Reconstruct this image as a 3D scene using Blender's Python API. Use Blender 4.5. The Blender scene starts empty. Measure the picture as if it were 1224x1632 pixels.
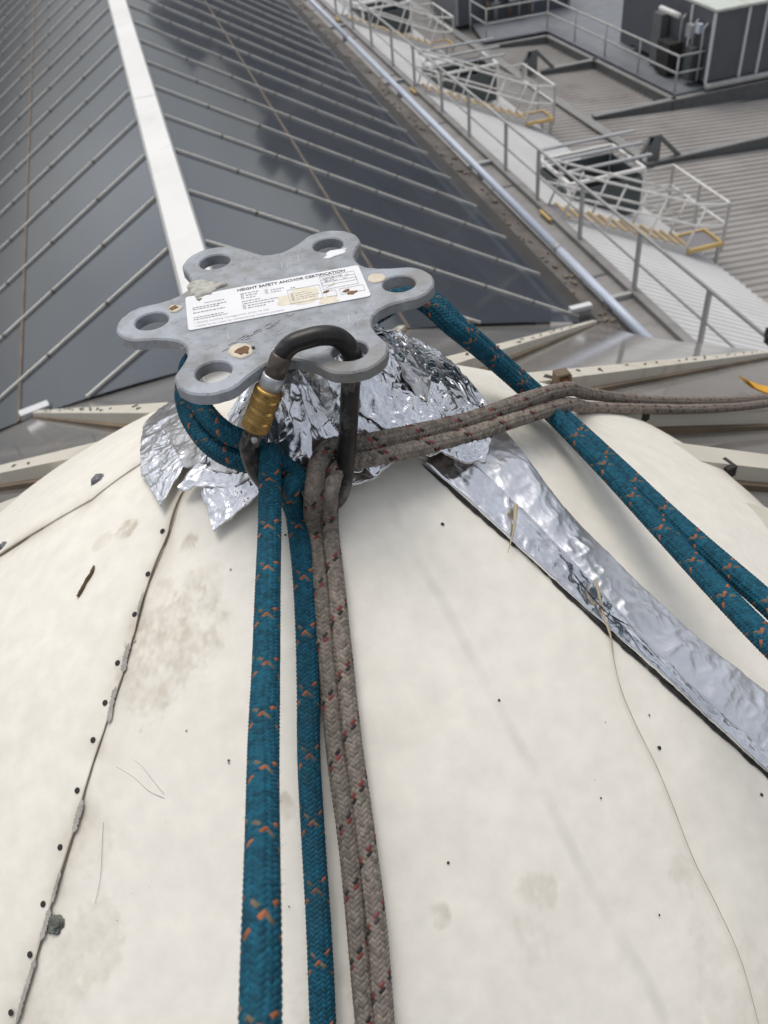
import bpy, math, random
import numpy as np
from mathutils import Matrix, Vector
random.seed(7)
RNG = np.random.default_rng(11)
S = bpy.context.scene
C = bpy.context.collection
R = math.radians
V3 = lambda *a: np.array(a, float)

# ------------------------------------------------------------------ camera
PITCH, HEAD = R(43.2), R(11.7)
PXF, PW, PH = 1368.0, 1224.0, 1632.0
f0 = V3(math.sin(HEAD), math.cos(HEAD), 0); r0 = V3(math.cos(HEAD), -math.sin(HEAD), 0)
CF = f0 * math.cos(PITCH) + V3(0, 0, -1) * math.sin(PITCH)
d0 = -np.cross(r0, CF)
CR = 0.9925 * r0 + 0.122 * d0; CR /= np.linalg.norm(CR)
CD = np.cross(CF, CR)
cam = bpy.data.cameras.new('camera'); co = bpy.data.objects.new('camera', cam); C.objects.link(co)
co.matrix_world = Matrix(((CR[0], -CD[0], -CF[0], 0), (CR[1], -CD[1], -CF[1], 0), (CR[2], -CD[2], -CF[2], 0), (0, 0, 0, 1)))
cam.sensor_fit = 'VERTICAL'; cam.lens = 4.15; cam.sensor_height = 4.15 * PH / PXF; cam.sensor_width = cam.sensor_height * .75
cam.clip_start = 0.01; cam.clip_end = 2000
cam.dof.use_dof = True; cam.dof.focus_distance = 0.50; cam.dof.aperture_fstop = 2.4
S.camera = co

# ------------------------------------------------------------------ sky, sun, exposure
SUN_EL, SUN_AZ = R(72), R(-12)          # azimuth clockwise from +Y
w = bpy.data.worlds.new("World"); S.world = w; w.use_nodes = True
nt = w.node_tree; nt.nodes.clear()
N = nt.nodes.new; L = nt.links.new
out = N('ShaderNodeOutputWorld'); bg = N('ShaderNodeBackground'); sky = N('ShaderNodeTexSky')
sky.sky_type = 'NISHITA'; sky.sun_disc = False; sky.sun_elevation = SUN_EL; sky.sun_rotation = SUN_AZ
sky.air_density = 1.0; sky.dust_density = 4.0; sky.ozone_density = 1.0
hs = N('ShaderNodeHueSaturation'); hs.inputs['Saturation'].default_value = 0.36
tc = N('ShaderNodeTexCoord'); no = N('ShaderNodeTexNoise'); no.inputs['Scale'].default_value = 2.6; no.inputs['Detail'].default_value = 6
mr = N('ShaderNodeMapRange'); mr.inputs[1].default_value = .35; mr.inputs[2].default_value = .7; mr.inputs[3].default_value = .66; mr.inputs[4].default_value = 1.42
mx = N('ShaderNodeMix'); mx.data_type = 'RGBA'; mx.blend_type = 'MULTIPLY'; mx.inputs[0].default_value = 1
L(sky.outputs[0], hs.inputs['Color']); L(tc.outputs['Generated'], no.inputs['Vector']); L(no.outputs['Fac'], mr.inputs[0])
L(hs.outputs[0], mx.inputs[6]); L(mr.outputs[0], mx.inputs[7]); L(mx.outputs[2], bg.inputs['Color'])
bg.inputs['Strength'].default_value = 0.125; L(bg.outputs[0], out.inputs[0])
sl = bpy.data.lights.new('sun', 'SUN'); sl.energy = 0.75; sl.angle = R(35); sl.color = (1, .97, .92)
so = bpy.data.objects.new('sun', sl); C.objects.link(so)
sd = Vector((math.sin(SUN_AZ) * math.cos(SUN_EL), math.cos(SUN_AZ) * math.cos(SUN_EL), math.sin(SUN_EL)))
so.rotation_euler = sd.to_track_quat('Z', 'Y').to_euler()
S.view_settings.view_transform = 'Standard'; S.view_settings.look = 'None'; S.view_settings.gamma = 1
S.view_settings.use_curve_mapping = False; S.view_settings.exposure = 0.41
try:
    S.cycles.use_denoising = True
except Exception:
    pass
S.cycles.max_bounces = 8; S.cycles.transparent_max_bounces = 12

# ------------------------------------------------------------------ placing helpers (a pixel of the photograph put onto a real surface)
def ray(px, py):
    d = CF + CR * (px - 612) / PXF + CD * (py - 816) / PXF
    return d / np.linalg.norm(d)
def onz(px, py, z):
    d = ray(px, py); return d * z / d[2]
def ony(px, py, y):
    d = ray(px, py); return d * y / d[1]
def onx(px, py, x):
    d = ray(px, py); return d * x / d[0]
def atdepth(px, py, dep):
    d = ray(px, py); return d * dep / (d @ CF)

# ------------------------------------------------------------------ noise
def _hash(ix, iy, iz, s):
    h = (ix * 374761393 + iy * 668265263 + iz * 2147483647 + s * 1274126177) & 0xFFFFFFFF
    h = ((h ^ (h >> 13)) * 1274126177) & 0xFFFFFFFF
    h = (h ^ (h >> 16)) & 0xFFFFFFFF
    return h.astype(np.float64) / 0xFFFFFFFF
def vn(P, s=0):
    P = np.asarray(P, float); I = np.floor(P).astype(np.int64); f = P - I; f = f * f * (3 - 2 * f)
    r = 0
    for a in (0, 1):
        for b in (0, 1):
            for c in (0, 1):
                wgt = (f[..., 0] if a else 1 - f[..., 0]) * (f[..., 1] if b else 1 - f[..., 1]) * (f[..., 2] if c else 1 - f[..., 2])
                r = r + wgt * _hash(I[..., 0] + a, I[..., 1] + b, I[..., 2] + c, s)
    return r * 2 - 1
def fbm(P, o=4, s=0):
    P = np.asarray(P, float); r = 0; a = 1; t = 0
    for k in range(o):
        r = r + a * vn(P * 2 ** k + 17.3 * k, s + k); t += a; a *= .5
    return r / t
def ridge(P, o=3, s=0):
    P = np.asarray(P, float); r = 0; a = 1; t = 0
    for k in range(o):
        r = r + a * (1 - np.abs(vn(P * 2 ** k + 9.1 * k, s + k)) * 2); t += a; a *= .5
    return r / t

# ------------------------------------------------------------------ mesh builder
class MB:
    def __init__(s): s.v = []; s.f = []
    def add(s, vs, fs):
        o = len(s.v); s.v += [tuple(map(float, p)) for p in vs]; s.f += [tuple(i + o for i in q) for q in fs]; return s
    def box(s, c, size, rot=None):
        c = np.asarray(c, float); h = np.asarray(size, float) / 2
        vs = [V3(x, y, z) * h for x in (-1, 1) for y in (-1, 1) for z in (-1, 1)]
        if rot is not None: vs = [np.asarray(rot) @ p for p in vs]
        return s.add([c + p for p in vs], [(0, 1, 3, 2), (4, 6, 7, 5), (0, 4, 5, 1), (2, 3, 7, 6), (0, 2, 6, 4), (1, 5, 7, 3)])
    def beam(s, a, b, wd, ht, up=(0, 0, 1), dz=0):
        a = np.asarray(a, float); b = np.asarray(b, float); d = b - a; l = np.linalg.norm(d); d /= l
        sd_ = np.cross(d, up); sd_ /= np.linalg.norm(sd_); u = np.cross(sd_, d)
        return s.box((a + b) / 2 + u * dz, (l, wd, ht), np.stack([d, sd_, u], 1))
    def tube(s, pts, r, n=8, cap=True):
        pts = [np.asarray(p, float) for p in pts]; m = len(pts)
        rr = r if hasattr(r, '__len__') else [r] * m
        vs = []; prev = None
        for i in range(m):
            t = pts[min(i + 1, m - 1)] - pts[max(i - 1, 0)]; t /= (np.linalg.norm(t) + 1e-12)
            if prev is None:
                a = V3(0, 0, 1) if abs(t[2]) < .9 else V3(1, 0, 0)
                u = np.cross(t, a)
            else: u = prev - t * (prev @ t)
            u /= np.linalg.norm(u); prev = u; q = np.cross(t, u)
            vs += [pts[i] + rr[i] * (math.cos(2 * math.pi * k / n) * u + math.sin(2 * math.pi * k / n) * q) for k in range(n)]
        fs = [(i * n + k, i * n + (k + 1) % n, (i + 1) * n + (k + 1) % n, (i + 1) * n + k) for i in range(m - 1) for k in range(n)]
        if cap: fs += [tuple(range(n - 1, -1, -1)), tuple((m - 1) * n + k for k in range(n))]
        return s.add(vs, fs)
    def prism(s, poly, z0, z1):
        n = len(poly); vs = [(p[0], p[1], z0) for p in poly] + [(p[0], p[1], z1) for p in poly]
        return s.add(vs, [tuple(range(n - 1, -1, -1)), tuple(range(n, 2 * n))] + [(k, (k + 1) % n, n + (k + 1) % n, n + k) for k in range(n)])
    def mesh(s, name, smooth=False):
        me = bpy.data.meshes.new(name); me.from_pydata(s.v, [], s.f); me.update()
        if smooth: me.polygons.foreach_set('use_smooth', [True] * len(me.polygons))
        return me

def link(name, me, mat=None, parent=None, loc=None, smooth_angle=None):
    o = bpy.data.objects.new(name, me); C.objects.link(o)
    if mat is not None and me is not None and len(me.materials) == 0: me.materials.append(mat)
    if parent is not None:
        o.parent = parent
        if parent.parent is None: o.matrix_parent_inverse = Matrix.Translation(-Vector(parent.location))   # parts keep world coordinates
    return o
def obj(name, mb, mat, parent=None, smooth=False, kind=None):
    o = link(name, mb.mesh(name, smooth), mat, parent)
    if kind: o['kind'] = kind
    return o
def thing(name, label, cat, loc=(0, 0, 0), group=None):
    o = bpy.data.objects.new(name, None); C.objects.link(o); o.location = [float(x) for x in loc]
    o.empty_display_size = .1
    return tag(o, label, cat, group)
def tag(o, label, cat, group=None):
    o['label'] = label; o['category'] = cat
    if group: o['group'] = group
    return o
def struct(name, mb, mat, smooth=False):
    o = obj(name, mb, mat, None, smooth); o['kind'] = 'structure'; return o
def grid_mesh(name, P, mat=None, smooth=True, col=None, closed_u=False, flip=False):
    """P: (n, m, 3) array -> quad mesh; col: (n, m, 3) colour attribute"""
    n, m = P.shape[:2]
    idx = np.arange(n * m).reshape(n, m)
    if closed_u: nx = np.roll(idx, -1, 1)
    a = idx[:-1, :] if closed_u else idx[:-1, :-1]; d = idx[1:, :] if closed_u else idx[1:, :-1]
    b = nx[:-1, :] if closed_u else idx[:-1, 1:]; c = nx[1:, :] if closed_u else idx[1:, 1:]
    F_ = np.stack([a, d, c, b] if flip else [a, b, c, d], -1).reshape(-1, 4)
    me = bpy.data.meshes.new(name); me.vertices.add(n * m); me.vertices.foreach_set('co', P.reshape(-1).astype(np.float32))
    me.loops.add(F_.size); me.loops.foreach_set('vertex_index', F_.reshape(-1).astype(np.int32))
    me.polygons.add(len(F_)); me.polygons.foreach_set('loop_start', np.arange(0, F_.size, 4, dtype=np.int32))
    me.polygons.foreach_set('loop_total', np.full(len(F_), 4, np.int32))
    me.update(calc_edges=True); me.validate()
    if smooth: me.polygons.foreach_set('use_smooth', [True] * len(F_))
    if col is not None:
        at = me.color_attributes.new('tint', 'FLOAT_COLOR', 'POINT')
        cc = np.ones((n * m, 4), np.float32); cc[:, :3] = col.reshape(-1, 3); at.data.foreach_set('color', cc.reshape(-1))
    if mat: me.materials.append(mat)
    return me
def spline(pts, n):
    """Catmull-Rom through pts, n samples evenly spaced by length"""
    P = np.asarray(pts, float); P = np.vstack([2 * P[0] - P[1], P, 2 * P[-1] - P[-2]]); o = []
    for i in range(1, len(P) - 2):
        t = np.linspace(0, 1, 24, endpoint=False)[:, None]
        # centripetal-ish: cardinal with tension by chord length
        p0, p1, p2, p3 = P[i - 1], P[i], P[i + 1], P[i + 2]
        l0, l1, l2 = (np.linalg.norm(p1 - p0) + 1e-9, np.linalg.norm(p2 - p1) + 1e-9, np.linalg.norm(p3 - p2) + 1e-9)
        m1 = ((p1 - p0) / l0 * l1 + (p2 - p1) / l1 * l0) / (l0 + l1) * l1
        m2 = ((p2 - p1) / l1 * l2 + (p3 - p2) / l2 * l1) / (l1 + l2) * l1
        o.append((2 * t ** 3 - 3 * t ** 2 + 1) * p1 + (t ** 3 - 2 * t ** 2 + t) * m1 + (-2 * t ** 3 + 3 * t ** 2) * p2 + (t ** 3 - t ** 2) * m2)
    o = np.vstack(o + [P[-2][None]])
    s = np.concatenate([[0], np.cumsum(np.linalg.norm(np.diff(o, axis=0), axis=1))])
    q = np.linspace(0, s[-1], n)
    return np.stack([np.interp(q, s, o[:, k]) for k in range(3)], 1), s[-1]

# ------------------------------------------------------------------ materials
def mat(name, col, rough=.6, metal=0., var=0., scale=6., bump=0., bscale=40., dirt=None, dscale=3., damt=.5, attr=False, coord='Object', spec=.5, detail=5):
    m = bpy.data.materials.new(name); m.use_nodes = True; t = m.node_tree; b = t.nodes['Principled BSDF']; n = t.nodes.new; l = t.links.new
    b.inputs['Roughness'].default_value = rough; b.inputs['Metallic'].default_value = metal; b.inputs['Specular IOR Level'].default_value = spec
    tc = n('ShaderNodeTexCoord'); vec = tc.outputs[coord]
    c = n('ShaderNodeRGB'); c.outputs[0].default_value = (*col, 1); cur = c.outputs[0]
    if attr:
        a = n('ShaderNodeAttribute'); a.attribute_name = 'tint'; cur = a.outputs['Color']
    if var:
        no = n('ShaderNodeTexNoise'); no.inputs['Scale'].default_value = scale; no.inputs['Detail'].default_value = detail; l(vec, no.inputs['Vector'])
        mr = n('ShaderNodeMapRange'); mr.inputs[1].default_value = .3; mr.inputs[2].default_value = .7; mr.inputs[3].default_value = 1 - var; mr.inputs[4].default_value = 1 + var
        l(no.outputs['Fac'], mr.inputs[0]); mx = n('ShaderNodeMix'); mx.data_type = 'RGBA'; mx.blend_type = 'MULTIPLY'; mx.inputs[0].default_value = 1
        l(cur, mx.inputs[6]); l(mr.outputs[0], mx.inputs[7]); cur = mx.outputs[2]
    if dirt:
        no = n('ShaderNodeTexNoise'); no.inputs['Scale'].default_value = dscale; no.inputs['Detail'].default_value = 8; no.inputs['Roughness'].default_value = .65; l(vec, no.inputs['Vector'])
        mr = n('ShaderNodeMapRange'); mr.inputs[1].default_value = .52; mr.inputs[2].default_value = .72; mr.inputs[3].default_value = 0; mr.inputs[4].default_value = damt
        l(no.outputs['Fac'], mr.inputs[0]); mx = n('ShaderNodeMix'); mx.data_type = 'RGBA'; l(mr.outputs[0], mx.inputs[0]); l(cur, mx.inputs[6]); mx.inputs[7].default_value = (*dirt, 1); cur = mx.outputs[2]
    l(cur, b.inputs['Base Color'])
    if bump:
        no = n('ShaderNodeTexNoise'); no.inputs['Scale'].default_value = bscale; no.inputs['Detail'].default_value = 6; l(vec, no.inputs['Vector'])
        bp = n('ShaderNodeBump'); bp.inputs['Strength'].default_value = bump; bp.inputs['Distance'].default_value = .2 / bscale; l(no.outputs['Fac'], bp.inputs['Height']); l(bp.outputs[0], b.inputs['Normal'])
    return m
def glass(name, tint, trans, rough, dust, dust_amt, ior=1.5, dscale=1.3):
    """tinted roof glass: see-through share, dark tinted share with a mirror-like surface, and a film of dust"""
    m = bpy.data.materials.new(name); m.use_nodes = True; t = m.node_tree; b = t.nodes['Principled BSDF']; n = t.nodes.new; l = t.links.new
    b.inputs['Base Color'].default_value = (*[x * .25 for x in tint], 1); b.inputs['Roughness'].default_value = rough; b.inputs['IOR'].default_value = ior
    o = t.nodes['Material Output']; tr = n('ShaderNodeBsdfTransparent'); tr.inputs[0].default_value = (*tint, 1)
    fr = n('ShaderNodeFresnel'); fr.inputs['IOR'].default_value = ior
    mm = n('ShaderNodeMath'); mm.operation = 'SUBTRACT'; mm.use_clamp = True; mm.inputs[0].default_value = 1; l(fr.outputs[0], mm.inputs[1])
    m2 = n('ShaderNodeMath'); m2.operation = 'MULTIPLY'; m2.inputs[1].default_value = trans; l(mm.outputs[0], m2.inputs[0])
    mix = n('ShaderNodeMixShader'); l(m2.outputs[0], mix.inputs[0]); l(b.outputs[0], mix.inputs[1]); l(tr.outputs[0], mix.inputs[2])
    df = n('ShaderNodeBsdfDiffuse'); df.inputs[0].default_value = (*dust, 1)
    tc = n('ShaderNodeTexCoord'); no = n('ShaderNodeTexNoise'); no.inputs['Scale'].default_value = dscale; no.inputs['Detail'].default_value = 8; no.inputs['Roughness'].default_value = .6
    l(tc.outputs['Object'], no.inputs['Vector'])
    mr = n('ShaderNodeMapRange'); mr.inputs[1].default_value = .3; mr.inputs[2].default_value = .75; mr.inputs[3].default_value = dust_amt * .4; mr.inputs[4].default_value = dust_amt * 1.5
    l(no.outputs['Fac'], mr.inputs[0]); mix2 = n('ShaderNodeMixShader'); l(mr.outputs[0], mix2.inputs[0]); l(mix.outputs[0], mix2.inputs[1]); l(df.outputs[0], mix2.inputs[2])
    l(mix2.outputs[0], o.inputs['Surface'])
    return m

M = {}
M['cream'] = mat('cream_paint', (.74, .71, .64), .45, attr=True, var=.05, scale=75, bump=.16, bscale=130, dirt=(.52, .46, .37), dscale=9, damt=.22, detail=10)
M['white_bar'] = mat('white_bar_paint', (.70, .68, .62), .5, var=.08, scale=3, dirt=(.38, .33, .26), dscale=6, damt=.6)
M['ridge'] = mat('ridge_cap_paint', (.72, .71, .68), .45, var=.05, scale=2, dirt=(.5, .48, .45), dscale=3, damt=.4)
M['rafter'] = mat('rafter_paint', (.60, .56, .47), .5, var=.1, scale=6, dirt=(.30, .24, .17), dscale=6, damt=.7)
M['black_gap'] = mat('dark_gasket', (.03, .028, .025), .8, var=.3)
M['gasket'] = mat('brown_gasket', (.16, .115, .07), .75, var=.3, scale=4)
M['joint'] = mat('faded_joint', (.14, .112, .085), .7, var=.2, scale=5)
M['glass'] = glass('tinted_glass', (.25, .31, .39), .35, .055, (.22, .21, .20), .08, ior=1.78)
M['hip_glass'] = glass('dusty_hip_glass', (.34, .34, .33), .45, .06, (.30, .28, .255), .30, dscale=2.5)
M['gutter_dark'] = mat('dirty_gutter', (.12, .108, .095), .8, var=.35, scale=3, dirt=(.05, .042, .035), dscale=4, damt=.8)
M['litter'] = mat('gutter_litter', (.15, .125, .095), .9, var=.5, scale=9)
M['city'] = mat('city_ground', (.085, .08, .075), .9, var=.3, scale=.02)
M['pipe'] = mat('pale_blue_pipe', (.50, .55, .64), .35, var=.05, scale=3)
M['steel'] = mat('galvanised_steel', (.34, .345, .35), .5, .15, var=.12, scale=3, dirt=(.2, .19, .17), damt=.4)
M['rail'] = mat('galvanised_rail', (.40, .40, .39), .5, .1, var=.1, scale=4)
M['rail_white'] = mat('pale_rail', (.66, .65, .62), .5, var=.08, scale=4)
M['deck'] = mat('grey_gutter_sheet', (.255, .245, .235), .75, var=.12, scale=1.5, dirt=(.13, .12, .11), dscale=2.5, damt=.6, bump=.2, bscale=8)
M['white_roof'] = mat('white_roof_sheet', (.75, .74, .72), .5, var=.04, scale=.8, dirt=(.60, .58, .55), dscale=1.2, damt=.35)
M['brown_roof'] = mat('weathered_roof_sheet', (.295, .278, .258), .65, var=.12, scale=.5, dirt=(.17, .14, .11), dscale=.8, damt=.5)
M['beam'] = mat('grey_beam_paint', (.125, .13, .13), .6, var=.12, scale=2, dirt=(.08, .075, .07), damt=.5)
M['deck_blue'] = mat('platform_deck', (.165, .175, .19), .6, var=.12, scale=2)
M['hvac'] = mat('slate_panel', (.085, .092, .105), .5, var=.1, scale=1.5)
M['hvac_top'] = mat('pale_green_panel', (.52, .55, .49), .55, var=.08, scale=1.2, dirt=(.35, .36, .3), damt=.5)
M['seam_white'] = mat('white_trim', (.6, .6, .6), .5)
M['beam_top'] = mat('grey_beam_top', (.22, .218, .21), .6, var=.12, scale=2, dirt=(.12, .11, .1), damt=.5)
M['teal_panel'] = mat('dark_teal_panel', (.055, .068, .07), .5, var=.15, scale=3)
M['yellow'] = mat('safety_yellow', (.50, .35, .13), .6, var=.12, scale=4)
M['mesh_grey'] = mat('grating_grey', (.2, .19, .2), .7, var=.2, scale=30)
M['stringer'] = mat('stair_stringer', (.50, .49, .47), .5, var=.08, scale=3, dirt=(.35, .33, .3), damt=.4)
M['interior'] = mat('interior_floor', (.045, .047, .05), .6, var=.3, scale=.8)
M['galv'] = mat('galvanised_plate', (.275, .288, .30), .5, .25, var=.22, scale=70, bump=.35, bscale=210, dirt=(.17, .15, .125), dscale=55, damt=.75, detail=10)
def _galv():
    t = M['galv'].node_tree; n = t.nodes.new; l = t.links.new; b = t.nodes['Principled BSDF']; src = b.inputs['Base Color'].links[0].from_socket
    tc = n('ShaderNodeTexCoord')
    for sc, lo, hi, amt, c in ((24, .50, .60, .65, (.39, .415, .46, 1)), (17, .54, .66, .60, (.24, .215, .185, 1)), (260, .60, .66, .55, (.12, .11, .10, 1))):
        no = n('ShaderNodeTexNoise'); no.inputs['Scale'].default_value = sc; no.inputs['Detail'].default_value = 9; no.inputs['Roughness'].default_value = .62
        mp = n('ShaderNodeMapping'); mp.inputs['Location'].default_value = (sc * .37, sc * .11, 0); l(tc.outputs['Object'], mp.inputs[0]); l(mp.outputs[0], no.inputs['Vector'])
        mr = n('ShaderNodeMapRange'); mr.inputs[1].default_value = lo; mr.inputs[2].default_value = hi; mr.inputs[4].default_value = amt; l(no.outputs['Fac'], mr.inputs[0])
        mx = n('ShaderNodeMix'); mx.data_type = 'RGBA'; l(mr.outputs[0], mx.inputs[0]); l(src, mx.inputs[6]); mx.inputs[7].default_value = c; src = mx.outputs[2]
    l(src, b.inputs['Base Color'])
_galv()
M['galv_dark'] = mat('post_steel', (.16, .17, .175), .55, .3, var=.2, scale=30, bump=.2, bscale=150)
M['black_steel'] = mat('worn_black_steel', (.035, .033, .031), .36, .55, var=.45, scale=60, dirt=(.26, .245, .23), dscale=48, damt=.8, bump=.15, bscale=260)
M['brown_steel'] = mat('worn_brown_steel', (.13, .105, .085), .42, .6, var=.3, scale=80, dirt=(.3, .28, .26), dscale=90, damt=.5, bump=.15, bscale=300)
M['brass'] = mat('brass_anodised', (.40, .25, .085), .44, .85, var=.2, scale=120, dirt=(.09, .06, .03), dscale=130, damt=.8)
M['brass_bright'] = mat('brass_polished', (.62, .41, .15), .3, .95, var=.12, scale=120, dirt=(.2, .13, .06), dscale=160, damt=.5)
M['alu'] = mat('dull_aluminium', (.50, .52, .54), .42, .6, var=.15, scale=80, dirt=(.3, .28, .26), dscale=90, damt=.5)
M['sticker'] = mat('white_sticker', (.74, .74, .74), .42, var=.03, scale=60)
M['ink'] = mat('sticker_ink', (.10, .10, .105), .6)
M['ink_grey'] = mat('faded_ink', (.36, .36, .38), .6)
M['sticker_stain'] = mat('yellowed_patch', (.68, .62, .49), .7, var=.1, scale=200)
M['rust'] = mat('rust_brown', (.17, .085, .035), .8, var=.4, scale=200)
M['paint_spot'] = mat('cream_filler', (.60, .53, .42), .7, var=.1, scale=150, bump=.3, bscale=300)
M['lichen'] = mat('pale_crust', (.42, .41, .36), .85, var=.25, scale=250, bump=.8, bscale=300)
M['foil'] = mat('crumpled_foil', (.84, .84, .86), .20, 1., var=.06, scale=30, bump=.35, bscale=190, dirt=(.34, .32, .30), dscale=22, damt=.6)
M['foil_dirty'] = mat('soiled_foil', (.62, .61, .60), .34, 1., var=.2, scale=60, bump=.4, bscale=190, dirt=(.22, .205, .19), dscale=45, damt=.85)
M['foil_smooth'] = mat('smooth_foil', (.88, .88, .90), .42, 1., var=.04, scale=20, bump=.10, bscale=120, dirt=(.55, .53, .51), dscale=12, damt=.3)
M['butyl'] = mat('black_butyl', (.018, .017, .015), .7, var=.4, scale=120, bump=.6, bscale=200)
M['sealant'] = mat('grey_sealant', (.36, .335, .30), .85, var=.25, scale=120, bump=.7, bscale=220)
M['sealant_dark'] = mat('dark_sealant_lump', (.13, .135, .115), .8, var=.35, scale=150, bump=.6, bscale=220)
M['teal_rope'] = mat('teal_braid', (.01, .11, .18), .75, attr=True, var=.15, scale=300, spec=.25)
M['grey_rope'] = mat('grey_braid', (.26, .22, .18), .7, attr=True, var=.15, scale=300, spec=.3, dirt=(.14, .12, .105), dscale=60, damt=.4)
M['fibre_teal'] = mat('teal_fibre', (.015, .13, .2), .8)
M['bark'] = mat('brown_bark', (.115, .07, .03), .9, var=.4, scale=200)
M['straw'] = mat('dry_straw', (.42, .35, .24), .8, var=.15, scale=100)
M['lead'] = mat('grey_lead', (.17, .175, .18), .5, .5, var=.3, scale=120, bump=.5, bscale=200)
M['strap'] = mat('yellow_webbing', (.72, .37, .03), .7, var=.12, scale=60)
M['hardware'] = mat('clear_ring', (.75, .75, .78), .12, .9)
M['tower'] = mat('brown_tower', (.12, .105, .095), .7, var=.25, scale=.15)
M['stain_dark'] = mat('dark_droppings', (.10, .085, .07), .85, var=.4, scale=200)
M['rivet'] = mat('rivet_black', (.035, .033, .03), .9, 0, var=.3, scale=300)

# ================================================================== SETTING
H = 1.83                      # ridge height below the camera
RX = 0.033                    # ridge x
TS = 0.577                    # pitch of the main glazing
XE = 2.545                    # eave distance from the ridge
AX, AY, AZ = 0.0431, 0.4475, -0.2544     # dome axis, anchor plate top
CZ0, CS = -0.34, 0.59         # glazed cone below the dome: z = CZ0 - CS * r
def cone_z(r): return CZ0 - CS * r
def main_z(x): return -H - TS * abs(x - RX)
def valley_y(x):              # where the main slope meets the cone
    rr = (CZ0 - main_z(x)) / CS
    return AY + math.sqrt(max(0., rr * rr - (x - AX) ** 2))

# lower roofs
WALK_Z = -7.6
def corr(x0, z0, x1, z1, ya, yb, pitch, hgt, flat=.5):
    m = MB(); n = int((yb - ya) / pitch); prof = []
    for k in range(n):
        y = ya + k * pitch
        prof += [(y, 0), (y + pitch * flat, 0), (y + pitch * (flat + .14), hgt), (y + pitch * .86, hgt)]
    vs = [(x0, y, z0 + h) for y, h in prof] + [(x1, y, z1 + h) for y, h in prof]; p = len(prof)
    m.add(vs, [(i, i + 1, p + i + 1, p + i) for i in range(p - 1)])
    return m
wr_s = math.tan(R(26)); WX1 = 10.95; WZ1 = -7.6 - wr_s * (WX1 - 7.12)
struct('ground', MB().add([(-900, -900, -16), (900, -900, -16), (900, 900, -16), (-900, 900, -16)], [(0, 1, 2, 3)]), M['city'])
sk = MB(); rgs = np.random.default_rng(21)
for az in np.arange(8, 110, 4.2):
    el = rgs.uniform(.2, 2.2) + (1.4 if 12 < az < 34 or az > 60 else 0) - (.8 if az < 0 else 0); ds = rgs.uniform(150, 240)
    top = ds * math.tan(R(el)); wd = ds * R(4.2) * rgs.uniform(.7, 1.15)
    rot = np.array(Matrix.Rotation(-R(az) + rgs.uniform(-.3, .3), 3, 'Z'))
    sk.box((ds * math.sin(R(az)), ds * math.cos(R(az)), (top - 16) / 2), (wd, wd * .8, top + 16), rot)
    if rgs.random() < .5: sk.box((ds * math.sin(R(az)), ds * math.cos(R(az)), top + 1), (wd * .35, wd * .3, 3), rot)
struct('distant_skyline', sk, M['tower'])['kind'] = 'stuff'
struct('brown_metal_roof', corr(WX1 - .35, WZ1 - .05, 48, WZ1 - .05 - .07 * (48 - WX1), 0, 75, .26, .045), M['brown_roof'])
struct('white_metal_roof', corr(7.12, -7.6, WX1, WZ1, 2, 60, .20, .05), M['white_roof'])
struct('roof_head_flashing', MB().box((7.10, 25, -7.575), (.16, 80, .09)), M['deck'])
dk = MB().box((5.0, 25, WALK_Z - .15), (4.2, 80, .25)); 
gutter = struct('gutter_walkway', dk, M['deck'])
for y in (4.9, 11.45, 17.8, 24.2, 30.6):
    obj('joint_flashing', MB().box((6.2, y, WALK_Z + .02), (1.7, .09, .08)), M['rail'], gutter)
k = 0
for y in np.arange(3, 40, 4.2):
    obj('sheet_joint', MB().box((5.0, y + .9, WALK_Z - .018), (4.1, .03, .02)), M['beam'], gutter)
obj('sheet_joint', MB().box((6.3, 22, WALK_Z - .016), (.03, 60, .02)), M['beam'], gutter)
struct('left_flat_roof', MB().box((-16, 25, -5.2), (26.2, 80, .3)), M['deck'])
struct('atrium_floor', MB().box((0, 20, -12.2), (7.4, 80, .2)), M['interior'])

# ================================================================== GLAZED ROOF
gr = thing('glazed_roof', 'long pitched glass roof with white ridge cap and thin white bars', 'glass roof', (RX, 12, main_z(XE)))
BP = 0.675; Y0 = 4.18; YB = [Y0 - BP * 2 + BP * i for i in range(45)]; YEND = YB[-1]
ridge_mb = MB()
yr0 = valley_y(RX) - .02
seg = [yr0, 6.3, 9.9, 13.8, 18, 24, YEND]
rc = None
for a, b in zip(seg[:-1], seg[1:]):
    m = MB(); wdt, ht = .086, .03
    prof = [(-wdt, -wdt * TS + .012), (-wdt, -wdt * TS + .035), (-.072, .03), (.072, .03), (wdt, -wdt * TS + .035), (wdt, -wdt * TS + .012)]
    a_ = a + .004; b_ = b - .004
    vs = [(RX + p, a_, -H + .03 + q) for p, q in prof] + [(RX + p, b_, -H + .03 + q) for p, q in prof]; n = len(prof)
    m.add(vs, [(i, i + 1, n + i + 1, n + i) for i in range(n - 1)] + [tuple(range(n - 1, -1, -1)), tuple(range(n, 2 * n))])
    obj('ridge_cap', m, M['ridge'], gr)
def clip_x(y, sg):            # how far down the slope a bar at y runs before the valley
    if y >= valley_y(RX + sg * XE): return XE
    if y <= valley_y(RX): return 0
    lo, hi = 0, XE
    for _ in range(30):
        mid = (lo + hi) / 2
        if valley_y(RX + sg * mid) < y: lo = mid
        else: hi = mid
    return lo
UPR = (0, 0, 1)
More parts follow.
